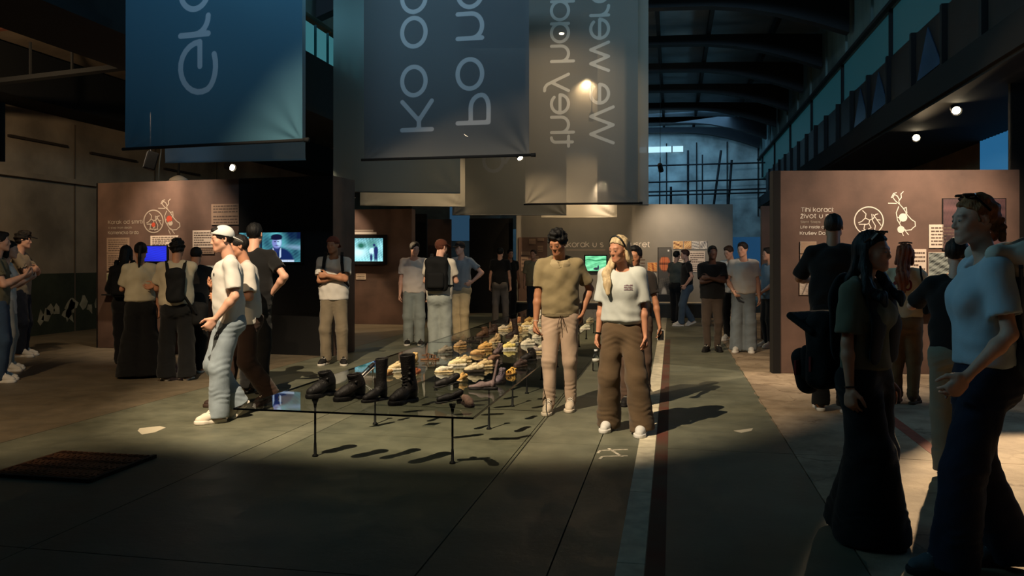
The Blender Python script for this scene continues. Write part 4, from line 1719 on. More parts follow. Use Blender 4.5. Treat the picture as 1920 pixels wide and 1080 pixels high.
for i in range(22):
    y0 = 2 + i * 1.5
    MB().box((3.88, y0 + .72, 4.74), (.05, 1.38, .84)).build('fascia_panel_or_reflection', pan_dark, gal)
    MB().box((3.84, y0, 4.74), (.10, .09, .9)).build('fascia_post', dark_steel, gal)
    if i in (7, 9, 10):
        MB().poly([(3.835, y0 + .12, 4.38), (3.835, y0 + 1.3, 4.36), (3.835, y0 + .75, 5.08), (3.85, y0 + .12, 4.38), (3.85, y0 + 1.3, 4.36), (3.85, y0 + .75, 5.08)],
                  [(0, 1, 2), (5, 4, 3), (0, 3, 4, 1), (1, 4, 5, 2), (2, 5, 3, 0)]).build('fascia_panel_or_reflection', pan_reflect, gal)
# left: nave wall band
uwl = MB().box((-7.25, 18, 7.0), (.12, 42, 1.0)).build('wall_nave', up_w)
tag(uwl, kind='structure')
w2 = MB().box((-7.28, 18, 5.98), (.04, 42, .76)).build('window_2', emat('teal_glazing_left', (70, 140, 150), .55))
tag(w2, kind='structure')
for i in range(60):
    MB().box((-7.22, 1 + i * .6, 5.98), (.05, .02, .78)).build('mullion', mat('teal_rib', (40, 90, 96), .6), w2)
for i in range(7):
    MB().bar((-7.15, 3 + i * 5, 4.6), (-7.15, 4.6 + i * 5, 7.3), .16, .12).build('brace', dark_steel, w2)
# corrugated light strip of the right-hand aisle
w3 = MB()
for i in range(70):
    y0 = 6 + i * .16
    w3.poly([(5.96, y0, 2.2), (5.90, y0 + .08, 2.2), (5.96, y0 + .16, 2.2), (5.96, y0, 3.84), (5.90, y0 + .08, 3.84), (5.96, y0 + .16, 3.84)], [(0, 1, 4, 3), (1, 2, 5, 4)])
w3 = w3.build('window_3', emat('blue_corrugated', (40, 104, 150), .75))
tag(w3, kind='structure')
# slit of sky in the end wall, and glowing pieces standing in for blue-lit surfaces beyond
w4 = MB().box((-2.2, 37.44, 6.62), (5.4, .06, .26)).build('window_4', emat('sky_slit', (170, 214, 236), 1.3))
tag(w4, kind='structure')
for k in range(5):
    MB().box((-4.4 + k * 1.1, 37.40, 6.62), (.05, .06, .28)).build('mullion', dark_steel, w4)
p = at(1388, 27)
tag(MB().box((p[0] + .2, p[1], 1.75), (1.0, .08, 1.1)).build('glow_piece_5', emat('blue_lit_glow', (20, 62, 96), .8)), kind='structure')  # glow put in for blue light falling on this far piece
p = at(862, 30)
tag(MB().box((p[0], p[1], 2.9), (.75, .08, 1.3)).build('glow_piece_6', emat('blue_lit_glow_left', (44, 78, 104), .6)), kind='structure')  # glow put in for bluish light on a surface in the doorway

# pipework standing in front of the end wall
rack = empty('pipe_rack', (-1.0, 34, 0), 0, 'dark grid of upright and level pipes before the blue end wall', 'pipes')


def rack_pipe(p, q, r):
    MB().tube([np.array(p) - np.array([-1.0, 34, 0]), np.array(q) - np.array([-1.0, 34, 0])], r, 8).build('pipe', dark_steel, rack)


for (x0, y0, x1, y1, r) in ((1290, 385, 1290, 282, .05), (1317, 385, 1317, 290, .03), (1330, 385, 1352, 282, .05), (1361, 385, 1372, 300, .05), (1237, 385, 1237, 320, .03), (1258, 385, 1258, 350, .05)):
    a, b_ = at(x0, 34.5, y0 + 60), at(x1, 34.5, y1)
    rack_pipe(a, b_, r)
for yy in (308, 339, 357, 364):
    rack_pipe(at(1212, 34.4, yy + 3), at(1470, 34.4, yy - 4), .035)

# pipes under the left-hand slab
rust = mat('rusty_orange', (96, 44, 16), .8, var=.3, vscale=12)
o = MB().tube([(-9.6, 4, 6.0), (-9.6, 36, 6.0)], .07, 10).build('pipe', rust)
tag(o, 'rusty orange pipe running under the left aisle slab', 'pipe')
p1, p2 = at(-60, 13, 58), at(330, 13, 18)
o = MB().tube([p1, p2], .06, 8).build('pipe', mat('rust_dark', (64, 30, 16), .8))
tag(o, 'dark rust pipe crossing high in the top left corner', 'pipe')
p1, p2 = at(-60, 12.5, 60 + 100), at(330, 12.5, 114)
t = empty('cable_tray', p1, 0, 'black cable tray crossing below the rust pipe at upper left', 'cable tray')
MB().bar((0, 0, 0), p2 - p1, .16, .07).build('tray', black_paint, t)
for k in range(5):
    q = (p2 - p1) * (k + .5) / 5
    MB().box((q[0], q[1], q[2] + .28), (.03, .03, .56)).build('hanger', black_paint, t)

# pier at the right edge
pp = at(1891, 10.6)
pier = MB().box((pp[0] + .5, pp[1] + .03, 2.2), (.96, .10, 4.4)).build('pillar', mat('pier_grey', (20, 19, 16), .9, var=.15, vscale=2, bump=.2, bscale=20), bevel=.012)
tag(pier, kind='structure')

# ------------------------------------------------------------------ lamps
def spot(name, loc, target, power, angle, blend=.25, col=WARM, size=.04):
    l = bpy.data.lights.new(name, 'SPOT')
    l.energy = power
    l.spot_size = math.radians(angle)
    l.spot_blend = blend
    l.color = col
    l.shadow_soft_size = size
    o = bpy.data.objects.new(name, l)
    COL.objects.link(o)
    o.rotation_euler = (Vector(target) - Vector(loc)).to_track_quat('-Z', 'Y').to_euler()
    o.location = loc
    return o


lens_m = emat('lamp_lens', (255, 232, 190), 40)


def lamp(loc, target, power, angle, label, blend=.3, col=WARM, r=.065, size=.05, glow=True, doors=None):
    """a track spotlight: housing, yoke, ring, lit lens and its light"""
    loc = np.array(loc, float)
    e = empty('spotlight', tuple(loc), 0, label, 'lamp', 'track spotlights')
    d = unit(np.array(target, float) - loc)
    MB().tube([-d * .20, -d * .17, -d * .02, d * .0], [r * .6, r, r, r * 1.02], 14).build('housing', black_paint, e, True)
    MB().tube([d * .0, d * .03], [r * 1.12, r * 1.12], 14, close=False).build('rim', black_paint, e, True)
    MB().tube([d * .004, d * .010], [r * .9, r * .86], 14).build('lens', lens_m if glow else mat('lens_off', (120, 110, 95), .2), e)
    zt = 3.86 if loc[0] > 3.9 else (7.68 if loc[0] > -7.3 else 5.36 + (loc[0] + 12.6) * .368)
    MB().tube([-d * .1 + np.array([0, 0, r]), -d * .1 + np.array([0, 0, min(.24, max(zt - loc[2], .09))])], .012, 6).build('yoke', black_paint, e)
    if zt - loc[2] > .3:
        MB().tube([-d * .1 + np.array([0, 0, .23]), -d * .1 + np.array([0, 0, zt - loc[2]])], .007, 6).build('drop_rod', black_paint, e)
    if doors:
        for y0, y1, z0, z1 in doors:
            MB().box((0, (y0 + y1) / 2, (z0 + z1) / 2), (1.3, max(y1 - y0, .008), max(z1 - z0, .008))).build('barn_door', black_paint, e)
    o = spot('spotlight_beam', d * .06, d * 2, power, angle, blend, col, size)
    o.parent = e
    return e


# ------------------------------------------------------------------ hanging banners
def remap(v):
    return [(x, y if y <= 1 else 1 + (y - 1) * .65) for x, y in v]


def banner(px0, px1, yl, yr, dL, label, col, texts=(), see=.10, transl=.45, pole=True, fold=.012, seed=0, ztop=6.45, tcol=(150, 150, 148), corner=.05):
    dR = dL * (HY - yl) / (HY - yr)
    A_, B_ = at(px0, dL), at(px1, dR)
    zb = EYE + (HY - yl) / F_PX * dL
    ux = (B_ - A_)
    W = float(np.linalg.norm(ux))
    ux = ux / W
    Hh = ztop - zb
    ang = math.atan2(ux[1], ux[0])
    root = empty('banner', (A_[0], A_[1], zb), ang, label, 'banner', 'hanging text banners')
    r = np.random.RandomState(seed + 40)
    ph = r.rand(6) * 6.28

    def off(x, z):
        s, t = x / W, z / Hh
        o = fold * (math.sin(s * 9 + ph[0] + t * 1.2) * .5 + math.sin(s * 21 + ph[1]) * .3)
        for c, sg in ((0, 1), (1, -1)):      # pull folds fanning from the bottom corners
            dx, dz = abs(s - c) * W, z + .02
            a = math.atan2(dx, dz)
            o += corner * .4 * math.sin(a * 11 + ph[2 + c]) * math.exp(-math.hypot(dx, dz) / .55) * min(1, math.hypot(dx, dz) / .15)
        return o
    nx, nz = (36, 40) if not texts else (int(W / .02), int(Hh / .02))
    zs = [0.0] + [Hh * (k / nz) ** (1.6 if not texts else 1.0) for k in range(1, nz + 1)]
    pts = [(W * i / nx, off(W * i / nx, z), z) for z in zs for i in range(nx + 1)]
    fs = [(j * (nx + 1) + i, j * (nx + 1) + i + 1, (j + 1) * (nx + 1) + i + 1, (j + 1) * (nx + 1) + i) for j in range(nz) for i in range(nx)]
    ck = MB().poly(pts, fs).build('cloth', fabric('banner_cloth', col, see, transl, tcol if texts else None), root, True)
    if texts:
        P_ = np.array(pts)[:, [0, 2]]
        ink_ = np.full(len(P_), .05)
        k = dL / F_PX
        for s, bx, by, xh, along in texts:
            x = 0.0
            for ch in s:
                if ch == ' ':
                    x += .5
                    continue
                adv, st = GLYPH[ch]
                for line in st:
                    q = [((bx - px0) * k + yy * xh * k, (HY - by) * k + EYE - zb + (xx + x) * xh * along * k) for xx, yy in remap(line)]
                    for a, b in zip(q[:-1], q[1:]):
                        a, b = np.array(a), np.array(b)
                        t_ = np.clip(((P_ - a) @ (b - a)) / max((b - a) @ (b - a), 1e-9), 0, 1)
                        ink_ = np.minimum(ink_, np.linalg.norm(P_ - a - t_[:, None] * (b - a), axis=1) - .088 * xh * k)
                x += adv + .11 + .108
        at_ = ck.data.attributes.new('ink', 'FLOAT', 'POINT')
        at_.data.foreach_set('value', ink_.astype(np.float32))
    if pole:
        MB().tube([(-.03, -.012, .0), (W + .05, -.012, .0)], .019, 8).build('rod', black_paint, root, True)
        MB().tube([(W + .03, -.012, .0), (W + .09, -.012, .0)], .027, 8).build('end_cap', black_paint, root, True)
    else:
        MB().tube([(0, 0, .0), (W, 0, .0)], .012, 6).build('hem_rod', ck.data.materials[0], root, True)
    for k in (.03, W - .03):
        MB().tube([(k, 0, Hh), (k, 0, 7.7 - zb)], .006, 5).build('cable', black_paint, root)
    return root


GREY = (128, 130, 130)
banner(848, 1062, 403, 403, 18.6, 'grey banner with an open round letter just below the front rod, middle of the hall', (140, 138, 130), [('ć', 907, 321, 36, 1.1)], see=.04, pole=False, seed=6)
banner(938, 1026, 429, 429, 25.5, 'short grey banner end hanging left of the bright white one', (128, 128, 122), see=.03, pole=False, seed=9)
banner(1106, 1199, 429, 429, 26.5, 'short grey banner end hanging right of the bright white one', (124, 122, 116), see=.03, pole=False, seed=10)
banner(1015, 1157, 408, 407, 21.5, 'brightly lit white banner end in front of the far grey wall', (196, 188, 172), see=.03, pole=False, seed=8)
banner(675, 872, 385, 387, 17.3, 'pale banner edge showing under the blue grey one at left centre', (176, 172, 160), see=.03, pole=False, seed=5)
banner(625, 863, 359, 362, 14.6, 'wide blue grey banner behind the dark one lettered Ko od', (118, 130, 130), see=.06, pole=False, seed=4)
banner(1120, 1216, 383, 384, 16.3, 'narrow light grey banner edge right of the one lettered We were', (150, 146, 136), see=.05, pole=False, seed=11, ztop=6.9)
banner(985, 1196, 383, 381, 15.8, 'tall grey banner with mirrored words We were and they had', (132, 128, 120), [('We were', 1107, 271, 33, 1.06), ('they had', 1034, 274, 32, 1.06)], see=.16, pole=True, seed=7, ztop=6.9,
       tcol=(206, 202, 192))
banner(310, 573, 305, 299, 12.2, 'blue banner edge showing below the one lettered Gro', (150, 172, 186), see=.05, pole=False, seed=2)
banner(682, 992, 300, 291, 11.2, 'dark grey banner with mirrored words Ko od and Po no', (98, 100, 102), [('Ko od', 758, 247, 46, 1.14), ('Po no', 865, 238, 46, 1.16)], see=.10, pole=True, seed=3,
       tcol=(186, 184, 184))
banner(235, 567, 280, 263, 9.9, 'dark blue banner with the mirrored letters Gro at upper left', (74, 112, 130), [('Gro', 360, 183, 60, 1.08)], see=.05, pole=True, seed=1, tcol=(176, 190, 200))

# ------------------------------------------------------------------ exhibition walls
panel_brown = mat('panel_brown', (112, 86, 74), .75, var=.28, vscale=1.6, bump=.08, bscale=30, col2=(80, 62, 54))
panel_grey = mat('panel_grey', (136, 130, 120), .85, var=.06, vscale=2)
panel_edge = mat('panel_edge', (14, 11, 10), .8)
ink = mat('print_white', (226, 214, 200), .7)
ink_dim = mat('print_cream', (170, 154, 138), .8)
card_m = mat('card_cream', (214, 194, 176), .8, var=.05)
card_dim = mat('card_tan', (150, 124, 104), .8, var=.08)
line_m = mat('print_lines', (96, 78, 68), .8)
red_ink = mat('print_red', (176, 66, 44), .7)


class Panel:
    def __init__(self, name, label, cat, pL, pR, height, m, thick=.12, group='exhibition walls'):
        self.a, self.b = np.array(pL, float), np.array(pR, float)
        self.a[2] = self.b[2] = 0
        v = self.b - self.a
        self.W = float(np.linalg.norm(v))
        self.u = v / self.W
        self.n = np.array([self.u[1], -self.u[0], 0])
        self.ang = math.atan2(self.u[1], self.u[0])
        self.root = empty(name, tuple(self.a), self.ang, label, cat, group)
        MB().box((self.W / 2, thick / 2, height / 2), (self.W, thick, height)).build('board', m, self.root, bevel=.006)
        self.h = height

    def loc(self, px, py):
        dr = RGT * (px - CX) / F_PX + FWD + np.array([0, 0, -(py - HY) / F_PX])
        o = np.array([0, 0, EYE])
        t = ((self.a - o) @ self.n) / (dr @ self.n)
        p = o + dr * t - self.a
        return float(p @ self.u), float(p[2])

    def rect(self, x0, y0, x1, y1):
        a, b = self.loc(x0, y0), self.loc(x1, y1)
        return (a[0] + b[0]) / 2, (a[1] + b[1]) / 2, abs(b[0] - a[0]), abs(a[1] - b[1])

    def card(self, x0, y0, x1, y1, m=None, lines=0, head=False, th=.012, name='text_card', lm=None, tilt=0):
        cx, cz, w, h = self.rect(x0, y0, x1, y1)
        o = MB().box((cx, -th / 2, cz), (w, th, h)).build(name, m or card_m, self.root)
        if lines:
            mb = MB()
            r = random.Random(int(x0 * 7 + y0))
            for i in range(lines):
                z = cz + h * (.42 - .84 * (i + .5) / lines)
                x = cx - w * .43
                end = cx + w * (.43 if i % 4 != 3 else .05)
                while x < end:
                    l = min(w * (.05 + .09 * r.random()), end - x)
                    mb.box((x + l / 2, -th - .0008, z), (l, .0012, h * .36 / lines))
                    x += l + w * .022
            mb.build('small_print', lm or line_m, o)
        return o

    def photo(self, x0, y0, x1, y1, fn, nx=48, ny=36, name='photograph', m=None, th=.012, bm=None):
        cx, cz, w, h = self.rect(x0, y0, x1, y1)
        o = MB().box((cx, -th / 2, cz), (w, th, h)).build(name, bm or card_m, self.root)
        M = Matrix.Translation((cx, -th - .001, cz))
        grid_print('print', M, w * .97, h * .97, nx, ny, fn, m or attr_mat('printed_picture'), o)
        return o

    def title(self, s, px, py, xh, m=None, w=.17, name='title_lettering', gap=.2):
        x, z = self.loc(px, py)
        x2, z2 = self.loc(px, py - xh)
        sz = z2 - z
        v, f, L = text_shape(s, 1.0, w, gap)
        v = remap(v)
        v = [(x + a * sz, z + b * sz) for a, b in v]
        return flat_mesh(name, v, f, Matrix.Identity(4), m or ink, self.root, .003)

    def stroke(self, pts, w, m=None, name='map_line', parent=None, closed=False):
        q = [self.loc(*p) for p in pts]
        v, f = ribbon(q, w, closed)
        return flat_mesh(name, v, f, Matrix.Identity(4), m or ink, parent or self.root, .003)

    def strokes(self, lines, w, m=None, name='map_drawing', parent=None):
        V, F_ = [], []
        for pts in lines:
            v, f = ribbon([self.loc(*p) for p in pts], w)
            n = len(V)
            V += list(v)
            F_ += [tuple(i + n for i in q) for q in f]
        return flat_mesh(name, V, F_, Matrix.Identity(4), m or ink, parent or self.root, .003)

    def disc(self, px, py, r, m=None, name='map_dot'):
        x, z = self.loc(px, py)
        x2, _ = self.loc(px + r, py)
        rr = x2 - x
        v = [(x + rr * math.cos(t), z + rr * math.sin(t)) for t in np.linspace(0, 2 * math.pi, 20)[:-1]]
        return flat_mesh(name, v, [tuple(range(len(v)))], Matrix.Identity(4), m or ink, self.root, .0035)


def nz(seed):
    r = np.random.RandomState(seed)
    K = [(r.randn(2) * f, r.rand() * 6.28, 1 / f ** .5) for f in (4, 7, 12, 20, 32, 50)]

    def fn(U, V):
        return sum(a * np.sin(2 * U * k[0] + 2 * V * k[1] + p) for k, p, a in K) * .6
    return fn


def lerp(a, b, t):
    t = np.clip(t, 0, 1)[..., None]
    return np.array(lin(a)) * (1 - t) + np.array(lin(b)) * t


def blend(img, col, mask):
    m = np.clip(mask, 0, 1)[..., None]
    return img * (1 - m) + np.array(lin(col)) * m


def soft(d, w=.015):
    return np.clip(.5 - d / w, 0, 1)


def ell(U, V, cx, cy, rx, ry):
    return (np.sqrt(((U - cx) / rx) ** 2 + ((V - cy) / ry) ** 2) - 1) * min(rx, ry)


def pic_interview(U, V):
    n = nz(3)(U, V)
    img = lerp((10, 40, 70), (96, 190, 200), .35 + .5 * n + .25 * (1 - U))
    img = blend(img, (8, 26, 52), soft(np.abs(U - .36) - .02) + soft(np.abs(U - .24) - .012) + soft(np.abs(U - .10) - .03) * .6)
    img = blend(img, (6, 22, 58), soft(.3 - np.minimum(U - .55, V - .35), .2) * .0 + np.clip((U - .62) * 3, 0, 1) * np.clip((V - .55) * 4, 0, 1))
    img = blend(img, (140, 170, 205), np.clip((U - .65) * 4, 0, 1) * soft(np.abs(V - .52 + .2 * (U - .8)) - .06, .1) * .6)
    img = blend(img, (14, 34, 84), soft(ell(U, V, .63, .0, .27, .50), .04))
    img = blend(img, (190, 210, 235), soft(np.abs(np.abs(U - .62) - .055 - .12 * (.45 - V) * 0) - .012) * (V > .12) * (V < .5) * (np.abs(V - .2 - 1.8 * np.abs(U - .62)) < .16))
    img = blend(img, (30, 44, 100), soft(ell(U, V, .62, .48, .055, .16), .02))
    img = blend(img, (120, 130, 195), soft(ell(U, V, .62, .66, .078, .20), .02))
    img = blend(img, (170, 205, 235), soft(ell(U, V, .655, .66, .035, .14), .02))
    img = blend(img, (12, 16, 48), soft(ell(U, V, .615, .845, .095, .10), .02) + soft(ell(U, V, .60, .78, .10, .028), .02))
    img = blend(img, (26, 30, 70), soft(ell(U, V, .59, .69, .018, .018), .02) + soft(ell(U, V, .64, .69, .016, .018), .02) + soft(ell(U, V, .62, .56, .03, .012), .02))
    bar = ((V < .075) & (((U > .16) & (U < .31)) | ((U > .50) & (U < .90))))
    return blend(img, (205, 225, 250), bar * (.75 + .25 * np.sin(U * 330)))


def pic_walkers(U, V):
    n = nz(8)(U, V)
    img = lerp((14, 90, 110), (170, 245, 250), .5 + .55 * n)
    img = blend(img, (205, 250, 255), soft(ell(U, V, .15, .38, .25, .2), .25))
    img = blend(img, (8, 96, 80), soft(ell(U, V, .25, .68, .14, .14), .15) + soft(ell(U, V, .62, .75, .2, .2), .2) * .7)
    img = blend(img, (190, 230, 250), soft(ell(U, V, .62, .44, .09, .14), .03))
    img = blend(img, (14, 34, 92), soft(ell(U, V, .60, .16, .045, .17), .03) + soft(ell(U, V, .76, .46, .075, .2), .03) + soft(ell(U, V, .73, .17, .03, .18), .03) +
                soft(ell(U, V, .79, .17, .03, .18), .03) + soft(ell(U, V, .70, .70, .045, .06), .03))
    return img


def pic_plate(U, V):
    n = nz(15)(U, V)
    img = lerp((40, 14, 6), (190, 92, 40), .4 + .6 * n)
    img = blend(img, (90, 80, 30), soft(np.abs(U - .06) - .07, .06))
    img = blend(img, (22, 10, 8), soft(ell(U, V, .22, .75, .12, .22), .1))
    img = blend(img, (40, 52, 88), soft(ell(U, V, .92, .85, .14, .18), .1))
    return blend(img, (214, 200, 186), soft(ell(U, V, .40, .66, .13, .30), .05))


def pic_blue(U, V):
    n = nz(21)(U, V)
    img = lerp((0, 4, 120), (24, 50, 255), .6 + .5 * n)
    return blend(img, (70, 120, 255), np.clip(n * 2.2 - 1.0, 0, 1) * .9)


def pic_green(U, V):
    n = nz(30)(U, V)
    img = lerp((6, 120, 74), (150, 255, 190), .55 + .4 * n)
    img = blend(img, (8, 120, 70), soft(np.abs(V - .72 - .04 * np.sin(U * 9)) - .03, .03))
    return blend(img, (30, 40, 60), soft(ell(U, V, .52, .15, .13, .09), .03) + soft(ell(U, V, .62, .26, .04, .13), .03))


def pic_forest(U, V):
    n = nz(41)(U, V)
    img = lerp((40, 44, 30), (150, 146, 110), .5 + .5 * n)
    return blend(img, (20, 24, 16), soft(np.abs(np.sin(U * 14 + .3 * n)) - .25, .2) * (V > .3))


def pic_warm(seed, a=(120, 40, 16), b=(248, 206, 140), dk=(50, 24, 18)):
    def fn(U, V):
        n = nz(seed)(U, V)
        img = lerp(a, b, .5 + .6 * n)
        return blend(img, dk, np.clip(-n * 2 - .7, 0, 1))
    return fn


def pic_sheet(seed):
    def fn(U, V):
        n = nz(seed)(U * 2, V * 2)
        img = lerp((140, 116, 98), (176, 150, 126), .5 + .3 * n)
        return blend(img, (170, 112, 54), (np.sin(U * 90 + n * 4) * np.sin(V * 60 + n * 3) > .3) * .55)
    return fn


def pic_arm(U, V):
    n = nz(50)(U, V)
    img = lerp((120, 96, 84), (214, 196, 178), .5 + .4 * n)
    img = blend(img, (40, 30, 26), soft(np.abs(U - .25 - .3 * V) - .02, .03) + soft(np.abs(U - .06 - .3 * V) - .015, .03))
    return img


def pic_plaid(U, V):
    img = lerp((214, 96, 52), (240, 150, 96), .5 + .5 * np.sin(U * 60))
    return blend(img, (60, 26, 20), (np.sin(U * 75) > .55) * .6 + (np.sin(V * 46) > .6) * .6)


def pic_crowd(U, V):
    n = nz(61)(U, V)
    img = lerp((24, 22, 20), (120, 112, 100), .3 + .5 * n)
    return blend(img, (170, 162, 150), soft(ell(U, V, .45, .35, .22, .3), .08))


def screen(pan, x0, y0, x1, y1, fn, label, em, nx=96, ny=54, depth=.07, frame=3, name='television'):
    """a flat screen hung on an exhibition wall: case, bezel and lit picture"""
    cx, cz, w, h = pan.rect(x0, y0, x1, y1)
    w0 = pan.a + pan.u * cx + pan.n * 0.0 + np.array([0, 0, cz - h / 2])
    r = empty(name, tuple(w0), pan.ang, label, 'screen', None)
    fr = frame * w / abs(x1 - x0)
    MB().box((0, -depth / 2 - .02, h / 2), (w + fr * 2, depth, h + fr * 2)).build('case', black_paint, r, bevel=.006)
    MB().box((0, -.01, h / 2), (w * .4, .02, h * .4)).build('bracket', black_paint, r)
    grid_print('picture', Matrix.Translation((0, -depth - .0215, h / 2)), w, h, nx, ny, fn, attr_mat('screen_%s_%d' % (name, int(em * 100)), em), r)
    return r


def map_set(P, ring, rr, outline_at, sc, m, rm=None, seed=0, w=.012):
    """round inset map and the outline map beside it"""
    cx, cy = ring
    q = [P.loc(cx + rr[0] * math.cos(t), cy + rr[1] * math.sin(t)) for t in np.linspace(0, 2 * math.pi, 49)]
    v, f = ribbon(q, w * 1.3)
    flat_mesh('map_ring', v, f, Matrix.Identity(4), m, P.root, .003)
    a, b = rr

    def T(pts):
        return [(cx + x * a, cy + y * b) for x, y in pts]
    P.strokes([T([(-.45, -.75), (-.2, -.5), (-.25, -.2), (.05, -.05), (0, .2), (-.3, .3), (-.35, .6), (-.1, .75)]),
               T([(-.25, -.2), (-.5, .05), (-.75, .15)]), T([(.05, -.05), (.3, -.15), (.45, -.45), (.65, -.5)]),
               T([(.2, -.5), (.25, .0), (.45, .35), (.4, .65), (.1, .8)]), T([(.3, -.45), (.85, .35)]), T([(-.7, .25), (-.1, .25)]), T([(.0, .2), (.15, .5), (-.05, .6)]),
               T([(.5, -.1), (.8, -.05)]), T([(-.5, .7), (.5, .7)])], w, m, 'map_drawing')
    ox, oy = outline_at

    def S_(pts):
        return [(ox + x * sc, oy + y * sc) for x, y in pts]
    P.strokes([S_([(.62, -1.0), (.50, -.88), (.52, -.72), (.40, -.55), (.44, -.40), (.62, -.2), (.8, .1), (1.0, .32), (1.16, .42), (1.18, .62), (1.05, .72), (.98, .80), (.74, .82), (.60, .72)]),
               S_([(.44, -.40), (.25, -.55), (.12, -.72), (.2, -.86), (.34, -.78), (.42, -.62)]), S_([(-.1, -.45), (.3, -.44)]),
               S_([(.40, -.3), (.28, .0), (.34, .35), (.5, .62), (.62, .8)]), S_([(.62, -.2), (.75, -.25), (.78, .0), (.66, .1)]),
               S_([(.5, .8), (.62, 1.08)]), S_([(.66, .78), (.86, 1.04)]), S_([(.05, -.7), (.15, -.9), (.3, -.95)]), S_([(.34, .2), (.5, .3), (.44, .5)])], w, m, 'map_outline')
    if rm is not None:
        P.disc(ox + .55 * sc, oy + .18 * sc, sc * .17, rm)
        P.disc(ox + .62 * sc, oy + .42 * sc, sc * .13, m)
        P.disc(cx, cy + b * .3, a * .2, rm)
    else:
        P.disc(ox + .60 * sc, oy + .22 * sc, sc * .2, m)
        P.disc(ox + .50 * sc, oy + .78 * sc, sc * .17, m)


# left wall with the two screens
PL = Panel('exhibition_wall', 'brown exhibition wall at left with round map, cards and black screen bay', 'exhibit', fl(183, 652), fl(624, 668), 2.84, panel_brown, .75)
MB().box((PL.loc(530, 500)[0] + .05, -.008, PL.h / 2), (PL.loc(624, 500)[0] - PL.loc(448, 500)[0], .016, PL.h - .004)).build('black_bay', black_paint, PL.root)
MB().box((-.012, .375, PL.h / 2), (.02, .76, PL.h)).build('edge', panel_edge, PL.root)
PL.title('Korak od smrti', 203, 420, 5.4, ink_dim, .2)
PL.title('A step from death', 203, 429, 2.9, ink_dim, .2, 'subtitle_lettering')
PL.title('Kameničko brdo'.replace('č', 'c'), 203, 439, 4.2, ink_dim, .24, 'subtitle_lettering')
map_set(PL, (288, 415), (18, 21), (300, 405), 32, ink_dim, red_ink, w=.014)
PL.card(201, 446, 243, 474, card_dim, 6, name='text_card')
PL.card(201, 475, 243, 508, card_dim, 7)
PL.photo(201, 512, 220, 550, pic_forest, 24, 32)
PL.card(283, 442, 335, 462, card_m, 5)
PL.card(362, 432, 400, 464, card_m, 6)
PL.card(362, 466, 402, 476, card_dim, 2)
PL.card(397, 383, 450, 401, card_dim, 3)
PL.card(397, 402, 450, 421, card_dim, 3)
PL.card(200, 551, 300, 555, panel_edge, name='ledge', th=.12)
PL.photo(473, 374, 533, 416, pic_plate, 60, 42)
screen(PL, 455, 437, 569, 491, pic_interview, 'large wall screen showing a man in a dark cap before blue trees', 1.15, 150, 84)
screen(PL, 274, 462, 316, 490, pic_blue, 'small bright blue screen on the brown left wall', 1.1, 48, 32, .03, 1.5, 'small_screen')
# glass show case under the cards
x, z, w, h = PL.rect(352, 478, 406, 530)
cw = PL.a + PL.u * x + PL.n * .24
sc_ = empty('show_case', (cw[0], cw[1], 0), PL.ang, 'grey lidded show case leaning at the left wall behind the walking man', 'show case')
MB().box((0, 0, .42), (w, .36, .84)).build('plinth', panel_brown, sc_, bevel=.01)
MB().poly([(-w / 2, -.18, .84), (w / 2, -.18, .84), (w / 2, .19, 1.42), (-w / 2, .19, 1.42), (-w / 2, -.14, .84), (w / 2, -.14, .84), (w / 2, .21, 1.40), (-w / 2, .21, 1.40)],
          [(0, 1, 2, 3), (7, 6, 5, 4), (0, 4, 5, 1), (1, 5, 6, 2), (2, 6, 7, 3), (3, 7, 4, 0)]).build('lid', mat('case_grey', (132, 134, 126), .35, var=.05), sc_)

# second wall behind with the walkers' screen
b0, b1 = fl(626, 607), fl(772, 609)
P2 = Panel('exhibition_wall', 'brown exhibition wall set back behind the first, with a bright screen of two walkers', 'exhibit', b0, b1, 2.72, panel_brown, .3)
P2.strokes([[(630, 432.5), (700, 432.5)]], .045, ink_dim, 'subtitle_lettering')
P2.strokes([[(630, 437), (706, 437)]], .05, ink, 'subtitle_lettering')
P2.card(668, 513, 686, 524, card_m, 3)
P2.card(632, 463, 641, 476, card_m, 2)
screen(P2, 667, 447, 721, 490, pic_walkers, 'bright cyan wall screen showing two people among trees', 1.25, 72, 56, .1, 6)
# black partitions between that bay and the far end
for (xa, xb, dd, hh, mm, lab) in ((610, 627, 15.5, 3.0, black_paint, 'narrow black partition between the first and second left walls'),
                                  (772, 800, 20.5, 2.7, panel_edge, 'black partition end right of the cyan screen wall'),
                                  (800, 846, 24.0, 2.75, panel_brown, 'dim brown partition beyond the three men at the glass table'),
                                  (880, 962, 23.0, 2.72, black_paint, 'wide black partition behind the man in black beyond the table')):
    q0, q1 = at(xa, dd), at(xb, dd)
    c = (q0 + q1) / 2
    e = empty('partition', (c[0], c[1], 0), math.atan2(*(q1 - q0)[[1, 0]]), lab, 'partition')
    MB().box((0, .1, hh / 2), (np.linalg.norm(q1 - q0), .2, hh)).build('board', mm, e, bevel=.006)
    MB().box((0, .1, .03), (np.linalg.norm(q1 - q0) + .02, .22, .06)).build('base', panel_edge, e)

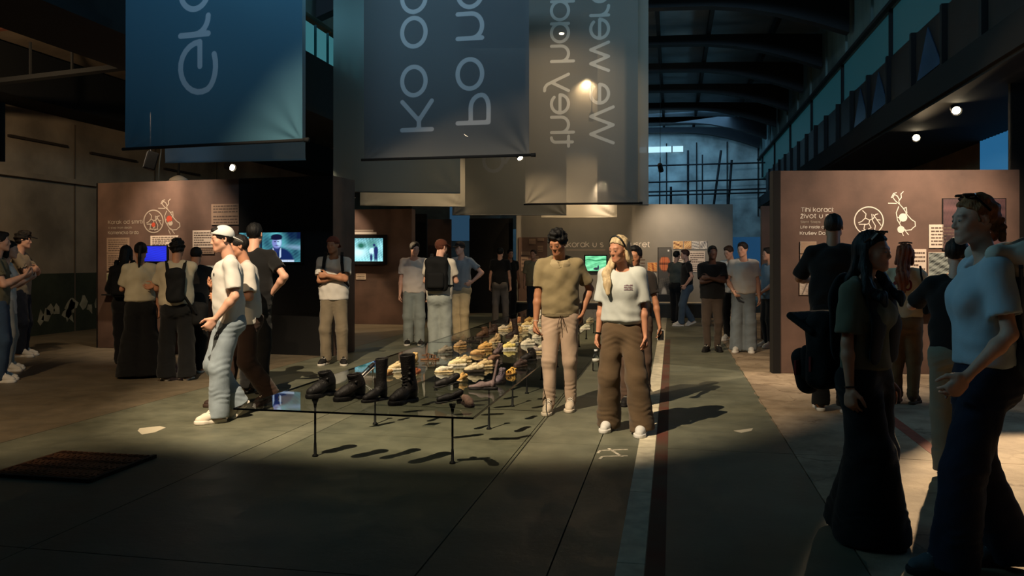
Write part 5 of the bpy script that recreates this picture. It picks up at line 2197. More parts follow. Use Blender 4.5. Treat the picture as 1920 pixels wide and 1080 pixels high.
# far end wall of the exhibition
d0 = 22.6
PB = Panel('exhibition_wall', 'long grey exhibition wall across the far end with large white title', 'exhibit', at(968, d0), at(1374, d0 * 1.0), 3.1, panel_grey, .2)
PB.title('Iskorak u s', 1055, 463, 7.8, ink, .2, gap=.14)
PB.title('susret', 1175, 463, 7.8, ink, .2, gap=.14)
PB.strokes([[(1062, 468.5), (1135, 468.5)]], .05, ink_dim, 'subtitle_lettering')
x, z, w, h = PB.rect(972, 445, 1026, 575)
MB().box((x, -.02, z), (w, .04, h)).build('brown_panel', panel_brown, PB.root)
for (x0, y0, x1, y1) in ((992, 448, 1004, 458), (1008, 447, 1020, 452), (1008, 461, 1018, 472), (977, 472, 994, 478), (977, 481, 990, 508), (1000, 480, 1010, 500)):
    PB.card(x0, y0, x1, y1, card_dim, 3, th=.05)
screen(PB, 1097, 480, 1136, 508, pic_green, 'bright green wall screen between the heads of the couple', 1.2, 60, 44, .06, 2)
for k, (x0, x1, sd) in enumerate(((1262, 1281, 71), (1282, 1296, 72), (1297, 1311, 73), (1312, 1326, 74))):
    PB.photo(x0, 452, x1, 467, pic_warm(sd) if k < 2 else pic_warm(sd, (60, 60, 70), (235, 225, 210), (24, 30, 60)), 24, 20)
PB.card(1262, 480, 1281, 510, card_m, 6)
PB.card(1292, 471, 1322, 495, card_m, 5)
PB.card(1292, 496, 1322, 510, card_m, 3)
PB.photo(1214, 492, 1232, 509, pic_warm(80, (180, 60, 20), (250, 190, 110)), 24, 20)
PB.photo(1214, 511, 1231, 527, pic_warm(81, (70, 64, 60), (230, 222, 210), (20, 20, 22)), 24, 20)
PB.card(1200, 483, 1210, 498, panel_grey, 2)
# tall poster with the plaid shirt
cx, cz, w, h = PB.rect(1233, 464, 1258, 571)
po = MB().box((cx, -.03, cz), (w, .06, h)).build('poster', mat('poster_dark', (40, 36, 33), .7), PB.root)
shape = [(-.10, .36), (.10, .36), (.30, .30), (.42, .08), (.30, .04), (.26, .12), (.24, -.28), (-.24, -.28), (-.26, .12), (-.30, .04), (-.42, .08), (-.30, .30)]


def pic_poster(U, V):
    img = lerp((64, 60, 56), (90, 86, 80), V)
    sh = soft(ell(U, V, .5, .72, .42, .14), .03) * (V < .84)
    pl = pic_plaid(U, V)
    img = img * (1 - sh[..., None]) + pl * sh[..., None]
    cr = pic_crowd(U, V / .45)
    lowm = soft(np.abs(V - .32) - .14, .02)
    img = img * (1 - lowm[..., None]) + cr * lowm[..., None]
    img = blend(img, (18, 15, 13), V < .17)
    return blend(img, (220, 214, 205), (np.abs(U - .8) < .08) & (np.abs(V - .95) < .015))


grid_print('print', Matrix.Translation((cx, -.062, cz)), w * .94, h * .98, 30, 96, pic_poster, attr_mat('printed_picture'), po)
# low plinth in front of the far wall
q0, q1 = at(958, 21.4), at(1345, 20.9)
c = (q0 + q1) / 2
e = empty('plinth', (c[0], c[1], 0), math.atan2(*(q1 - q0)[[1, 0]]), 'long low grey plinth at the foot of the far grey wall', 'plinth')
MB().box((0, .3, .18), (np.linalg.norm(q1 - q0), .6, .36)).build('block', mat('plinth_grey', (74, 68, 60), .85, var=.1), e, bevel=.01)
MB().box((0, .3, .375), (np.linalg.norm(q1 - q0) + .02, .62, .03)).build('top', mat('plinth_top', (150, 140, 124), .8), e)

# right-hand walls
PR = Panel('exhibition_wall', 'brown exhibition wall at right titled Tihi koraci with maps', 'exhibit', fl(1460, 700), fl(1912, 703), 2.70, panel_brown, .14)
MB().box((-.03, .06, PR.h / 2), (.10, .16, PR.h)).build('edge', panel_edge, PR.root)
PR.title('Tihi koraci:', 1502, 397, 6.1, ink, .16)
PR.title('život u p', 1501, 409, 6.6, ink, .16)
PR.title('Silent Steps:', 1501, 418, 3.2, ink_dim, .2, 'subtitle_lettering')
PR.title('Life inside a C', 1501, 428, 3.8, ink, .18, 'subtitle_lettering')
PR.title('Krušev Do', 1500, 440, 4.6, ink, .22, 'subtitle_lettering')
map_set(PR, (1629, 414), (27, 26), (1669, 399), 40, ink, None, w=.011)
PR.photo(1500, 453, 1530, 475, pic_sheet(5), 40, 28, 'framed_sheet')
PR.photo(1500, 477, 1530, 503, pic_sheet(6), 40, 30, 'framed_sheet')
PR.photo(1499, 511, 1560, 553, pic_arm, 48, 34)
PR.card(1741, 421, 1800, 465, card_m, 6)
PR.card(1704, 467, 1736, 512, card_m, 5)
PR.photo(1740, 473, 1800, 518, pic_warm(90, (26, 30, 30), (190, 196, 186), (10, 12, 12)), 60, 42)
PR.card(1700, 580, 1790, 583, panel_edge, name='ledge', th=.10)
PR.photo(1766, 372, 1886, 470, pic_warm(95, (34, 22, 26), (96, 62, 62), (14, 10, 14)), 60, 50, bm=panel_edge)
q0, q1 = at(1428, 15.3), at(1500, 15.2)
P3 = Panel('exhibition_wall', 'dark brown exhibition wall behind the right one, cut off title Hod kroz', 'exhibit', q0, q1, 2.55, panel_brown, .14)
P3.title('Hod', 1446, 440, 5.5, ink, .22)
P3.title('kroz', 1446, 448, 5.5, ink, .22)
P3.strokes([[(1446, 453), (1466, 453)]], .02, ink, 'subtitle_lettering')
P3.title('Budem', 1446, 461, 4.5, ink, .24, 'subtitle_lettering')
P3.card(1446, 467, 1475, 496, card_dim, 6)

# speaker, cable and dome lamp hanging at upper left; black drape at the edge
p = at(283, 12.6, 318)
e = empty('loudspeaker', tuple(p), YAW + .5, 'small black loudspeaker hanging below the lettered blue banner', 'speaker')
MB().box((0, 0, .14), (.17, .16, .28), Matrix.Rotation(.25, 4, 'Y')).build('cabinet', black_paint, e, bevel=.012)
MB().tube([(0, 0, .28), (0, 0, .9)], .015, 6).build('bracket', black_paint, e)
pts = [at(303, 12.3, 200), at(302, 12.3, 285), at(299, 12.3, 305), at(297, 12.3, 340)]
o = MB().tube(pts, .009, 6).build('cable', mat('cable_white', (150, 140, 124), .7), None, True)
tag(o, 'thin pale cable hanging beside the small black loudspeaker', 'cable')
p = at(335, 14.8, 341)
e = empty('dome_lamp', tuple(p), 0, 'pale dome shaped lamp housing standing on top of the left wall', 'lamp')
MB().lathe([(.16, 0), (.17, .02), (.15, .06), (.08, .10), (.03, .12)], (0, 0, 0), 20).build('dome', mat('dome_white', (196, 184, 172), .5), e, True)
MB().lathe([(.03, .12), (.02, .18), (.02, 3.7)], (0, 0, 0), 12).build('neck', black_paint, e, True)
p = at(-10, 9.5)
dr = MB()
n = 8
pts = [(p[0] - .35 + .47 * i / n, p[1] + .03 * math.sin(i * 1.7), z) for z in (EYE + (HY - 303) / F_PX * 9.5, EYE + (HY - 192) / F_PX * 9.5) for i in range(n + 1)]
o = dr.poly(pts, [(i, i + 1, n + 2 + i, n + 1 + i) for i in range(n)]).build('drape', black_paint, None, True)
sm = o.modifiers.new('thick', 'SOLIDIFY')
sm.thickness = .02
tag(o, 'black drape hanging at the far left edge', 'drape')

# checker plate cover in the floor
rustp = mat('rusty_plate', (96, 62, 40), .6, metal=.3, var=.35, vscale=9, bump=.3, bscale=40)
e = empty('floor_hatch', (-4.27, 5.09, .0), 0, 'rusty ribbed steel hatch plate in the floor at lower left', 'hatch')
MB().box((0, 0, .010), (.80, .70, .020)).build('plate', rustp, e, bevel=.004)
MB().box((0, -.345, .012), (.84, .03, .028)).box((.41, 0, .012), (.03, .70, .028)).build('frame', dark_steel, e)
rb = MB()
for i in range(16):
    for j in range(7):
        cxr, cyr = -.36 + .048 * i, -.29 + .097 * j
        a_ = .9 if j % 2 == 0 else -.9
        rb.bar((cxr - .026 * math.cos(a_), cyr - .04 * math.sin(a_) * 1, .0215), (cxr + .026 * math.cos(a_), cyr + .04 * math.sin(a_), .0215), .012, .008)
o = rb.build('ribs', rustp, e)
o['kind'] = 'stuff'

# ------------------------------------------------------------------ glass table
GZ = .455
glass = thin_glass('table_glass', (.80, .83, .81, 1), 1.42)
GX0, GX1 = -3.05, -1.30
gt = empty('glass_table', ((GX0 + GX1) / 2, 5.18, 0), 0, 'long low glass table on thin black posts carrying rows of old shoes', 'table')
gy = [5.18, 7.55, 9.92, 12.3, 14.7, 17.2]
edge_m = mat('glass_edge', (10, 16, 15), .2)
for i in range(len(gy) - 1):
    y0, y1 = gy[i] - 5.18 + (.003 if i else 0), gy[i + 1] - 5.18 - .003
    x0 = GX0 - (GX0 + GX1) / 2
    hx = (GX1 - GX0) / 2
    g_ = MB().poly([(-hx, y0, GZ), (hx, y0, GZ), (hx, y1, GZ), (-hx, y1, GZ)], [(0, 1, 2, 3)]).build('glass_sheet', glass, gt)
    for q in ((0, y0, GX1 - GX0, .006), (0, y1, GX1 - GX0, .006), (x0, (y0 + y1) / 2, .006, y1 - y0), (-x0, (y0 + y1) / 2, .006, y1 - y0)):
        MB().box((q[0], q[1], GZ - .006), (q[2], q[3], .0125)).build('polished_edge', edge_m, g_)


def post(x, y):
    o = MB().lathe([(.024, 0), (.022, .012), (.012, .02), (.0105, .10), (.0085, .11), (.0085, GZ - .085), (.014, GZ - .05), (.026, GZ - .022), (.026, GZ - .0125)],
                   (x - (GX0 + GX1) / 2, y - 5.18, 0), 10).build('post', dark_steel, gt, True)
    return o


for y_ in (5.72, 6.95, 8.08, 8.9, 9.95, 11.2, 12.6, 13.9, 15.3, 16.6):
    for x_ in (-1.6, -2.68):
        post(x_ + .01 * math.sin(y_ * 7 + x_), y_)
# clear reading stand beside the tall boot
p = fl(772, 712, GZ)
e = empty('acrylic_stand', (p[0], p[1], GZ), YAW, 'clear acrylic upright stand behind the tall black boot', 'stand')
ac = thin_glass('acrylic', (.9, .92, .92, 1), 1.45)
MB().box((0, 0, .09), (.10, .004, .18)).build('sheet', ac, e)
MB().box((0, -.04, .002), (.10, .08, .004)).build('foot', ac, e)

# ------------------------------------------------------------------ the shoes
CREAM, TAN, GOLD, BROWN = (206, 184, 142), (176, 138, 88), (196, 150, 72), (98, 66, 44)
GREYC, BLACK, LILAC, WHITE, DKB = (126, 118, 104), (17, 15, 15), (104, 88, 88), (214, 206, 186), (48, 34, 28)
T_ = math.radians
GR = 'shoes on the glass table'
# kind, pixel of the sole's middle, length, heading (photo degrees: 0 = towards the camera, -90 = left), colours, label
SH = [
 ('ankle_boot', 603, 744, .28, -52, BLACK, (14, 12, 12), 'slouched black boot at the front left corner of the glass', None, .0),
 ('ankle_boot', 657, 750, .28, -58, (22, 18, 17), (14, 12, 12), 'short black boot second from the left in the front row', None, 0),
 ('slim_boot', 704, 752, .25, -52, (19, 17, 17), (14, 12, 12), 'smooth tall black rubber boot in the front row', None, 0),
 ('tall_boot', 757, 757, .275, -48, (18, 15, 14), (12, 11, 11), 'tallest black laced boot, rightmost of the front left four', None, 0),
 ('stiletto', 683, 712, .27, -60, (22, 18, 20), (205, 200, 195), 'black and white high heel standing behind the front boots', None, 0),
 ('loafer', 727, 704, .20, -40, TAN, BROWN, 'tan low shoe behind the tall rubber boot', None, 0),
 ('sneaker', 745, 694, .26, -75, CREAM, WHITE, 'cream sneaker left of the tallest black boot', None, 0),
 ('hightop', 774, 684, .26, -30, (210, 176, 120), CREAM, 'golden high top shoe behind the tallest boot', None, 0),
 ('sneaker', 780, 705, .22, -30, (150, 84, 54), CREAM, 'rust and cream sneaker close right of the tallest boot', None, 0),
 ('sandal', 806, 675, .28, 95, BROWN, (120, 84, 58), 'brown strappy sandal at the left edge of the glass', None, 0),
 ('sneaker', 835, 662, .27, -60, GREYC, (90, 86, 78), 'grey sneaker in front of the man with the black backpack', None, 0),
 ('sneaker', 863, 651, .26, -55, (150, 124, 92), TAN, 'dull tan sneaker right of the grey one at the left edge', None, 0),
 ('sandal', 886, 641, .28, -80, (40, 32, 28), (30, 24, 22), 'dark sandal with pale lining over the dark post', None, 0),
 ('trainer', 858, 686, .27, -82, (222, 206, 160), WHITE, 'long cream trainer in the middle of the left half', None, 0),
 ('sneaker', 871, 680, .25, -60, (200, 176, 130), CREAM, 'pale beige sneaker touching the long cream trainer', None, 0),
 ('slipper', 833, 698, .25, -85, WHITE, CREAM, 'white slip-on shoe with dark opening, left of the cream trainer', None, 0),
 ('wedge', 838, 727, .30, -70, (20, 17, 17), (16, 14, 14), 'black pump with worn toe in the second row', None, 0),
 ('sneaker', 866, 715, .23, -35, (206, 164, 100), CREAM, 'small golden sneaker right of the black pump', None, 0),
 ('trainer', 889, 698, .28, -80, (196, 182, 150), (40, 34, 30), 'pale trainer with a black sole in the third row', None, 0),
 ('sneaker', 909, 688, .25, -66, (196, 172, 128), CREAM, 'cream sneaker behind the black soled trainer', None, 0),
 ('slipper', 896, 665, .25, -82, (196, 158, 104), (120, 90, 58), 'yellowish slipper in the middle of the table', None, 0),
 ('sneaker', 910, 654, .27, -64, (204, 160, 92), TAN, 'ochre sneaker behind the yellowish slipper', None, 0),
 ('slipper', 926, 676, .26, -40, (120, 92, 76), DKB, 'brown slip-on shoe right of the cream sneakers', None, 0),
 ('hightop', 934, 664, .26, -30, LILAC, DKB, 'greyish lilac high top beside the yellow shoe', None, 0),
 ('hightop', 928, 643, .26, -50, (180, 150, 108), CREAM, 'sand coloured high top standing behind the lilac one', None, 0),
 ('trainer', 953, 655, .27, -72, (224, 204, 124), WHITE, 'light yellow trainer in the middle of the right half', None, 0),
 ('hightop', 963, 645, .24, -40, (210, 192, 150), WHITE, 'pale high top behind the light yellow trainer', None, 0),
 ('flattened', 906, 730, .30, -88, LILAC, (22, 19, 20), 'flat lilac grey shoe with a tall upright black heel', None, 0),
 ('hightop', 938, 718, .27, -20, (92, 82, 92), (30, 26, 28), 'dark lilac high top near the right edge', None, 0),
 ('sandal', 959, 702, .25, -25, (214, 168, 82), (120, 86, 44), 'woven yellow sandal over a post at the right edge', None, 0),
 ('sneaker', 976, 688, .25, -45, (62, 48, 46), DKB, 'dark brown sneaker behind the woven yellow sandal', None, 0),
 ('ankle_boot', 991, 677, .24, -70, (22, 18, 18), (16, 14, 14), 'black ankle boot at the right edge of the glass', None, 0),
 ('wedge', 843, 757, .27, -86, (16, 14, 14), (14, 12, 12), 'black worn wedge over the front right post', None, 0),
 ('loafer', 877, 761, .27, 20, (128, 104, 92), (44, 34, 32), 'mauve brown shoe at the front right corner', None, 0),
 ('trainer', 990, 647, .27, -66, (210, 200, 176), WHITE, 'white trainer left of the man in the olive polo', None, 0),
 ('sneaker', 1003, 662, .25, -80, (150, 138, 128), CREAM, 'grey and cream sneaker below the white trainer', None, 0),
 ('trainer', 1019, 656, .27, -40, (206, 194, 160), (36, 32, 28), 'chequered white and black trainer beside the man in the olive polo', None, 0),
 ('hightop', 1009, 634, .26, -60, (206, 196, 172), WHITE, 'white high top behind the white trainer', None, 0),
 ('ankle_boot', 905, 633, .26, -60, (84, 60, 42), DKB, 'brown laced boot, left one of the far boots', None, 0),
 ('ankle_boot', 923, 627, .26, -60, (56, 40, 32), DKB, 'dark brown laced boot right of the brown one', None, 0),
 ('tall_boot', 961, 634, .25, -70, (40, 28, 24), DKB, 'dark tall boot standing among the far pale shoes', None, 0),
 ('sneaker', 943, 619, .25, -70, (190, 176, 150), CREAM, 'pale sneaker behind the far brown boots', None, 0),
 ('hightop', 955, 617, .24, -50, (170, 146, 108), TAN, 'beige high top beside the pale far sneaker', None, 0),
 ('hightop', 972, 627, .24, -40, (194, 160, 104), CREAM, 'golden high top right of the dark tall boot', None, 0),
 ('sneaker', 981, 622, .25, -60, (214, 196, 150), CREAM, 'cream sneaker right of the golden far high top', None, 0),
 ('hightop', 971, 608, .26, -30, (176, 120, 80), CREAM, 'rusty high top at the far left end', None, 0),
 ('sneaker', 988, 612, .26, -76, (212, 186, 128), WHITE, 'straw coloured sneaker in the far third row', None, 0),
 ('trainer', 999, 618, .25, -60, (220, 210, 176), WHITE, 'whitish trainer in the far third row', None, 0),
 ('slipper', 1012, 620, .24, -60, (178, 154, 112), TAN, 'beige slip-on right of the whitish far trainer', None, 0),
 ('sneaker', 992, 603, .26, -60, (186, 148, 84), TAN, 'mustard sneaker near the far end', None, 0),
 ('hightop', 1003, 604, .25, -40, (200, 176, 120), CREAM, 'pale mustard high top near the far end', None, 0),
 ('trainer', 1013, 608, .25, -70, (226, 216, 190), WHITE, 'bright white trainer near the far end', None, 0),
 ('hightop', 1012, 596, .30, -30, (228, 220, 200), WHITE, 'large white high top at the far end of the table', None, 0),
 ('sneaker', 1024, 602, .26, -60, (214, 196, 150), CREAM, 'cream sneaker at the far end beside the large white high top', None, 0),
 ('trainer', 1097, 618, .26, -50, (200, 196, 170), WHITE, 'white trainer seen between the couple', None, 0),
 ('sneaker', 1106, 604, .25, -40, (180, 172, 140), CREAM, 'pale sneaker behind the trainer seen between the couple', None, 0),
 ('ankle_boot', 1085, 609, .24, -60, (46, 34, 30), DKB, 'dark ankle boot behind the arm of the man in the olive polo', None, 0),
]
for (kd, px, py, sz, hd, uc, so, lab, lc, tl) in SH:
    if 'boot' not in kd:
        sz *= .74 if kd not in ('flattened', 'wedge', 'stiletto') else .86
    elif py < 740:
        sz *= .8
    p = fl(px, py, GZ)
    if px > 1040:      # the short rear table beyond the couple
        p = fl(px, py, GZ)
    phi = math.atan2(px - CX, F_PX)
    shoe(kd, (p[0], p[1], GZ), sz, YAW - phi + T_(hd), uc, so, lab, GR, tilt=tl)
# ------------------------------------------------------------------ lamp positions
lamp(at(435, 15.2, 314), np.array([2.2, 9.7, .5]), 1500, 40, 'lit spotlight above the left exhibition wall', .25, size=.05)
lamp(at(1053, 17.4, 62), (-2.2, 15.5, .4), 420, 130, 'brightest lamp glowing through the We were banner', 1.0)
lamp(at(1100, 21.5, 148), (-2.0, 19.5, .4), 420, 130, 'smaller lamp glowing through the We were banner', 1.0)
lamp(at(875, 16.3, 252), tuple(at(800, 17.3, 380)), 170, 100, 'small lamp behind the letter P of the dark banner', 1.0)
lamp(at(975, 17.0, 296), (-1.4, 14.6, .3), 260, 76, 'lamp just under the rod of the dark banner', 1.0)
lamp(at(662, 18.0, 368), (-7.2, 17.0, .8), 160, 62, 'small lamp above the second left wall', .3)
lamp(at(1793, 12.0, 207), (2.9, 4.6, 0), 6500, 25, 'larger bare lamp above the right exhibition wall', .35)
lamp(at(1718, 14.6, 258), (2.2, 6.4, 0), 900, 52, 'smaller bare lamp above the right exhibition wall', .35)
# lamps aimed at the walls, from the tracks in front of them
lamp((-8.1, 11.05, 4.0), tuple(PL.a + PL.u * PL.loc(335, 440)[0] + np.array([0, 0, 1.62])), 480, 74, 'wall washing spotlight before the left exhibition wall', 1.0, NEUT, glow=False)
lamp((4.0, 9.75, 3.72), (3.0, 11.15, 1.9), 640, 96, 'wall washing spotlight before the right exhibition wall', 1.0, NEUT, glow=False)
lamp(tuple(PB.a + PB.u * PB.loc(1222, 470)[0] + PB.n * 1.4 + np.array([0, 0, 3.9])), tuple(PB.a + PB.u * PB.loc(1275, 470)[0] + np.array([0, 0, 1.6])), 330, 80,
     'wall washing spotlight before the far grey wall at right', 1.0, NEUT, glow=False)
lamp(tuple(PB.a + PB.u * PB.loc(1120, 470)[0] + PB.n * 1.5 + np.array([0, 0, 3.7])), tuple(PB.a + PB.u * PB.loc(1120, 470)[0] + np.array([0, 0, 1.7])), 420, 84,
     'wall washing spotlight before the far grey wall at centre', 1.0, NEUT, glow=False)
lamp(tuple(P2.a + P2.u * P2.loc(655, 470)[0] + P2.n * .8 + np.array([0, 0, 3.3])), tuple(P2.a + P2.u * P2.loc(645, 470)[0] + np.array([0, 0, 1.6])), 110, 70,
     'wall washing spotlight before the second left wall', .7, NEUT, glow=False)
# the shoe table's own spots, on the track near the entrance; added lamps follow
lamp((-3.2, 2.6, 7.0), (-2.4, 9.2, 0), 4700, 50, 'track spotlight over the entrance aimed at the shoe table', .5, (1.0, .80, .54), size=.012, glow=False, doors=[(-.42, .140, -.272, -.266), (.30, .306, -.175, .25)])
lamp((-1.0, 11.8, 5.8), (-2.3, 16.0, .3), 800, 34, 'track spotlight above the hall aimed along the shoe table', .5, size=.04, glow=False)
lamp((-8.6, 8.6, 4.2), (-12.5, 12.5, 3.9), 420, 150, 'added wide fill lamp under the crane beam aimed at the old left wall', 1.0, glow=False)  # added lamp, gives the left wall and slab a warm fill
lamp((-6.0, 3.0, 4.4), (-6.4, 7.2, 0), 700, 62, 'added spotlight aimed at the floor before the left exhibition wall', .8, glow=False)  # added unseen lamp that lightens the left floor
lamp((-1.9, 19.2, 4.9), tuple(at(1085, 21.5, 385)), 700, 60, 'added spotlight hidden behind the We were banner to brighten the white one', 1.0, glow=False)  # added lamp, kept out of sight to light the white banner

# ------------------------------------------------------------------ the visitors
BLK, DHAIR, BHAIR, RED_H = (12, 10, 10), (24, 17, 14), (58, 40, 28), (112, 60, 34)
TEE, CREAMT = (204, 198, 188), (196, 184, 160)
BLACKT = (14, 13, 14)
DENIM_L, DENIM_B, NAVY = (140, 152, 162), (52, 70, 92), (22, 28, 42)
WS = dict(kind='trainer', col=(208, 202, 194), sole=(216, 210, 202))
BS = dict(kind='sneaker', col=(22, 20, 20), sole=(20, 18, 18))
BW = dict(kind='sneaker', col=(26, 24, 24), sole=(200, 194, 184))

# --- far left trio
J = person(2, 9.9, 1.86, 82, 'man in olive tee and blue jeans cut off by the left edge', hair=('short', DHAIR), top=dict(col=(98, 90, 70), hem=-.02), bottom=dict(style='loose', col=DENIM_B),
           shoes=WS, arms=('phone', 'phone'), seed=1)
J = person(20, 10.9, 1.77, 80, 'woman with dark bob and pale top looking at her hands at far left', 'f', 'light', ('long', BLK, 1.15), top=dict(col=(196, 190, 184), hem=-.10, hemw=.11), bottom=dict(style='straight', col=(160, 158, 152)),
           shoes=WS, arms=('phone', 'phone'), head=(0, 8), seed=2)
J = person(45, 12.5, 1.95, 75, 'young man in sand tee and dark cap folding his arms at far left', 'm', 'light', ('curly', DHAIR), top=dict(col=(140, 124, 104), hem=-.04), bottom=dict(style='straight', col=NAVY),
           shoes=WS, arms=('cross', 'cross'), head=(0, 4), seed=3)
cap_on(J, (24, 22, 24), 'front')

# --- group at the left wall
J = person(237, 11.3, 1.72, 165, 'person all in black half hidden behind the ponytailed woman', 'f', 'light', ('long', BLK, 1.3), top=dict(col=BLACKT, hem=-.04, sleeve=1.6), bottom=dict(style='straight', col=BLACKT),
           shoes=BS, arms=('phone', 'phone'), head=(0, 12), seed=4)
backpack(J, 'black backpack on the hidden person at the left wall', (16, 15, 16))
J = person(264, 10.35, 1.74, 176, 'woman with ponytail, cropped pale tee and wide black trousers from behind', 'f', 'tan', ('pony', BLK), top=dict(col=(186, 176, 152), hem=.035, loose=1.12, sleeve=.8),
           bottom=dict(style='flare', col=(10, 10, 11)), shoes=BS, arms=('down', 'phone'), head=(0, 8), feet=((-.06, 0, 0, 8), (.06, 0, 0, 8)), seed=5)
J = person(333, 10.1, 1.77, 176, 'person in pale tee with black crossed straps and black trousers from behind', 'm', 'tan', ('curly', BLK), top=dict(col=(188, 176, 152), hem=.0, loose=1.1, sleeve=.74),
           bottom=dict(style='wide', col=(11, 11, 12)), shoes=BW, arms=((.15, -.11, .14, .6, .6, -1), 'phone'), head=(-12, 10), feet=((-.085, .02, 0, 14), (.085, 0, 0, 14)), seed=6)
backpack(J, 'slim black backpack with crossed straps on the person in pale tee', (12, 12, 13), .125, .23, .06, .135, False, False)
S, up, Rt = J['S'], J['up'], J['Rt']
bag = place_children(J, 'sling_bag', 'large black sling bag hanging at the hip of the person with crossed straps', 'bag', None, up(-.15, .0, -.15))
mb = MB()
for a, b in (((.065, .02, .31), (.05, .10, .22)), ((.05, .10, .22), (-.05, .125, .08)), ((-.05, .125, .08), (-.13, .06, -.06)), ((-.06, .02, .31), (-.045, .10, .22)), ((-.045, .10, .22), (.05, .12, .08))):
    mb.bar(up(*a) - bag[1], up(*b) - bag[1], .035, .02)
mb.build('strap', mat('strap_dark', (0, 0, 0)), bag[0])
f = Field(.011)
f.box(up(-.15, .0, -.07), (.20, .16, .30), .07, 0, Rt)
sdf_part(f, 'bag_body', mat('pack_12_12_13', (12, 12, 13)), bag[0], bag[1], (.008, .15, 3))
J = person(368, 10.75, 1.70, 170, 'person in dark trousers and white shoes hidden behind the pair at the left wall', 'm', 'tan', ('short', BLK), top=dict(col=(38, 36, 36), hem=-.03), bottom=dict(style='straight', col=(20, 19, 20)),
           shoes=BW, arms=('phone', 'phone'), head=(0, 14), lean=6, seed=7)

# --- the walkers
J = person(416, 7.5, 1.83, -84, 'man in white backwards cap, white tee and pale jeans striding left', 'm', 'light', ('short', DHAIR), top=dict(col=(206, 202, 196), hem=-.035, loose=1.08, sleeve=.78), bottom=dict(style='loose', col=DENIM_L, var=.2),
           shoes=dict(kind='trainer', col=(214, 202, 186), sole=(220, 210, 196)), arms=('down', (.125, -.075, .0, .5, 1, 0)), feet=((-.05, .12, 46, 4), (.05, -.04, 0, 6)), lean=1, head=(4, 6), seed=8, h=.0066)
cap_on(J, (206, 206, 204), 'back')
v, fc = [], []
for t in np.linspace(0, 2 * math.pi, 13)[:-1]:
    v.append((.075 + .012 * math.cos(t), .40 + .016 * math.sin(t)))
project_print(J, ([(x, z) for x, z in v], [tuple(range(12))]), 'chest_badge', mat('badge_black', (20, 20, 22), .6))
J = person(446, 8.35, 1.80, -80, 'man in white tee and brown cargo trousers striding left behind the capped man', 'm', 'tan', ('short', DHAIR), top=dict(col=(192, 186, 178), hem=-.05, loose=1.12, sleeve=.85), bottom=dict(style='loose', col=(54, 36, 28)),
           shoes=dict(kind='trainer', col=(46, 30, 24), sole=(54, 38, 30)), arms=('phone', (.10, -.14, .12, .5, .8, -.6)), feet=((-.05, -.20, 0, 4), (.05, .05, 20, 4)), lean=4, head=(0, 4), seed=9)
J = person(478, 9.1, 1.93, 160, 'man in black tee with hand on hip watching the large blue screen', 'm', 'light', ('short', BLK), top=dict(col=BLACKT, hem=-.02, loose=1.1), bottom=dict(style='straight', col=(16, 15, 16)),
           shoes=BS, arms=('hip', 'down'), seed=10)
J = person(624, 11.55, 1.85, -6, 'man with folded arms in white tee with dark straps and grey trousers', 'm', 'olive', ('buzz', (92, 48, 36)), top=dict(col=(198, 192, 184), hem=-.03, loose=1.1, sleeve=.74), bottom=dict(style='straight', col=(116, 104, 86)),
           shoes=BW, arms=('cross', 'cross'), head=(-22, 4), feet=((-.085, 0, 0, 20), (.085, -.03, 0, 14)), seed=11)
cap_on(J, (112, 58, 44), 'back', nm='cap')
backpack(J, 'small grey backpack whose dark straps cross the man with folded arms', (70, 66, 58), straps=True)

# --- three men left of the table
J = person(778, 14.2, 1.84, 4, 'man in pinkish white tee and pale jeans beside the backpacked man', 'm', 'light', ('quiff', DHAIR), top=dict(col=(206, 190, 176), hem=-.03, loose=1.08, sleeve=.72), bottom=dict(style='loose', col=(124, 130, 126)),
           shoes=BW, arms=('down', 'down'), head=(18, 14), feet=((-.07, .02, 0, 14), (.06, -.04, 0, 10)), seed=12)
J = person(828, 12.3, 1.83, 168, 'man with black backpack, white tee and pale baggy jeans seen from behind', 'm', 'light', ('short', (84, 44, 28)), top=dict(col=(204, 194, 178), hem=-.045, loose=1.1), bottom=dict(style='loose', col=(150, 156, 152), var=.2),
           shoes=WS, arms=('phone', 'phone'), head=(-32, 8), seed=13, lean=2)
cap_on(J, (86, 46, 30), 'front')
backpack(J, 'black round topped backpack on the man in pale baggy jeans', (11, 11, 12), .19, .27, .09, .165)
J = person(862, 15.0, 1.86, -30, 'man in blue grey tee and cream trousers with hand on hip', 'm', 'light', ('short', BHAIR), top=dict(col=(132, 136, 138), hem=-.03), bottom=dict(style='straight', col=(184, 164, 128)),
           shoes=dict(kind='sneaker', col=(150, 112, 74), sole=(160, 126, 90)), arms=('down', 'hip'), head=(-10, 8), seed=14)
cap_on(J, (34, 30, 28), 'front')

# --- beyond the table
J = person(938, 19.2, 1.82, 172, 'man in black tee and grey jeans seen from behind beyond the table', 'm', 'light', ('short', BLK), top=dict(col=BLACKT, hem=-.03, loose=1.08), bottom=dict(style='straight', col=(96, 88, 82)),
           shoes=BS, arms=('down', 'down'), feet=((-.10, 0, 0, 14), (.06, .04, 0, 6)), seed=15)
J = person(957, 20.8, 1.80, 20, 'person in dark clothes behind the man in black beyond the table', 'm', 'tan', ('short', BLK), top=dict(col=(26, 24, 24), hem=-.03), bottom=dict(style='straight', col=(24, 24, 28)), shoes=BS, seed=16)
J = person(1000, 20.6, 1.79, 4, 'man in open pale shirt and dark jeans at the far end', 'm', 'light', ('short', BHAIR), top=dict(col=(150, 140, 112), hem=-.06, loose=1.16, sleeve=.9), bottom=dict(style='straight', col=(34, 42, 54)),
           shoes=BS, arms=('down', 'clasp'), head=(-25, 0), seed=17)

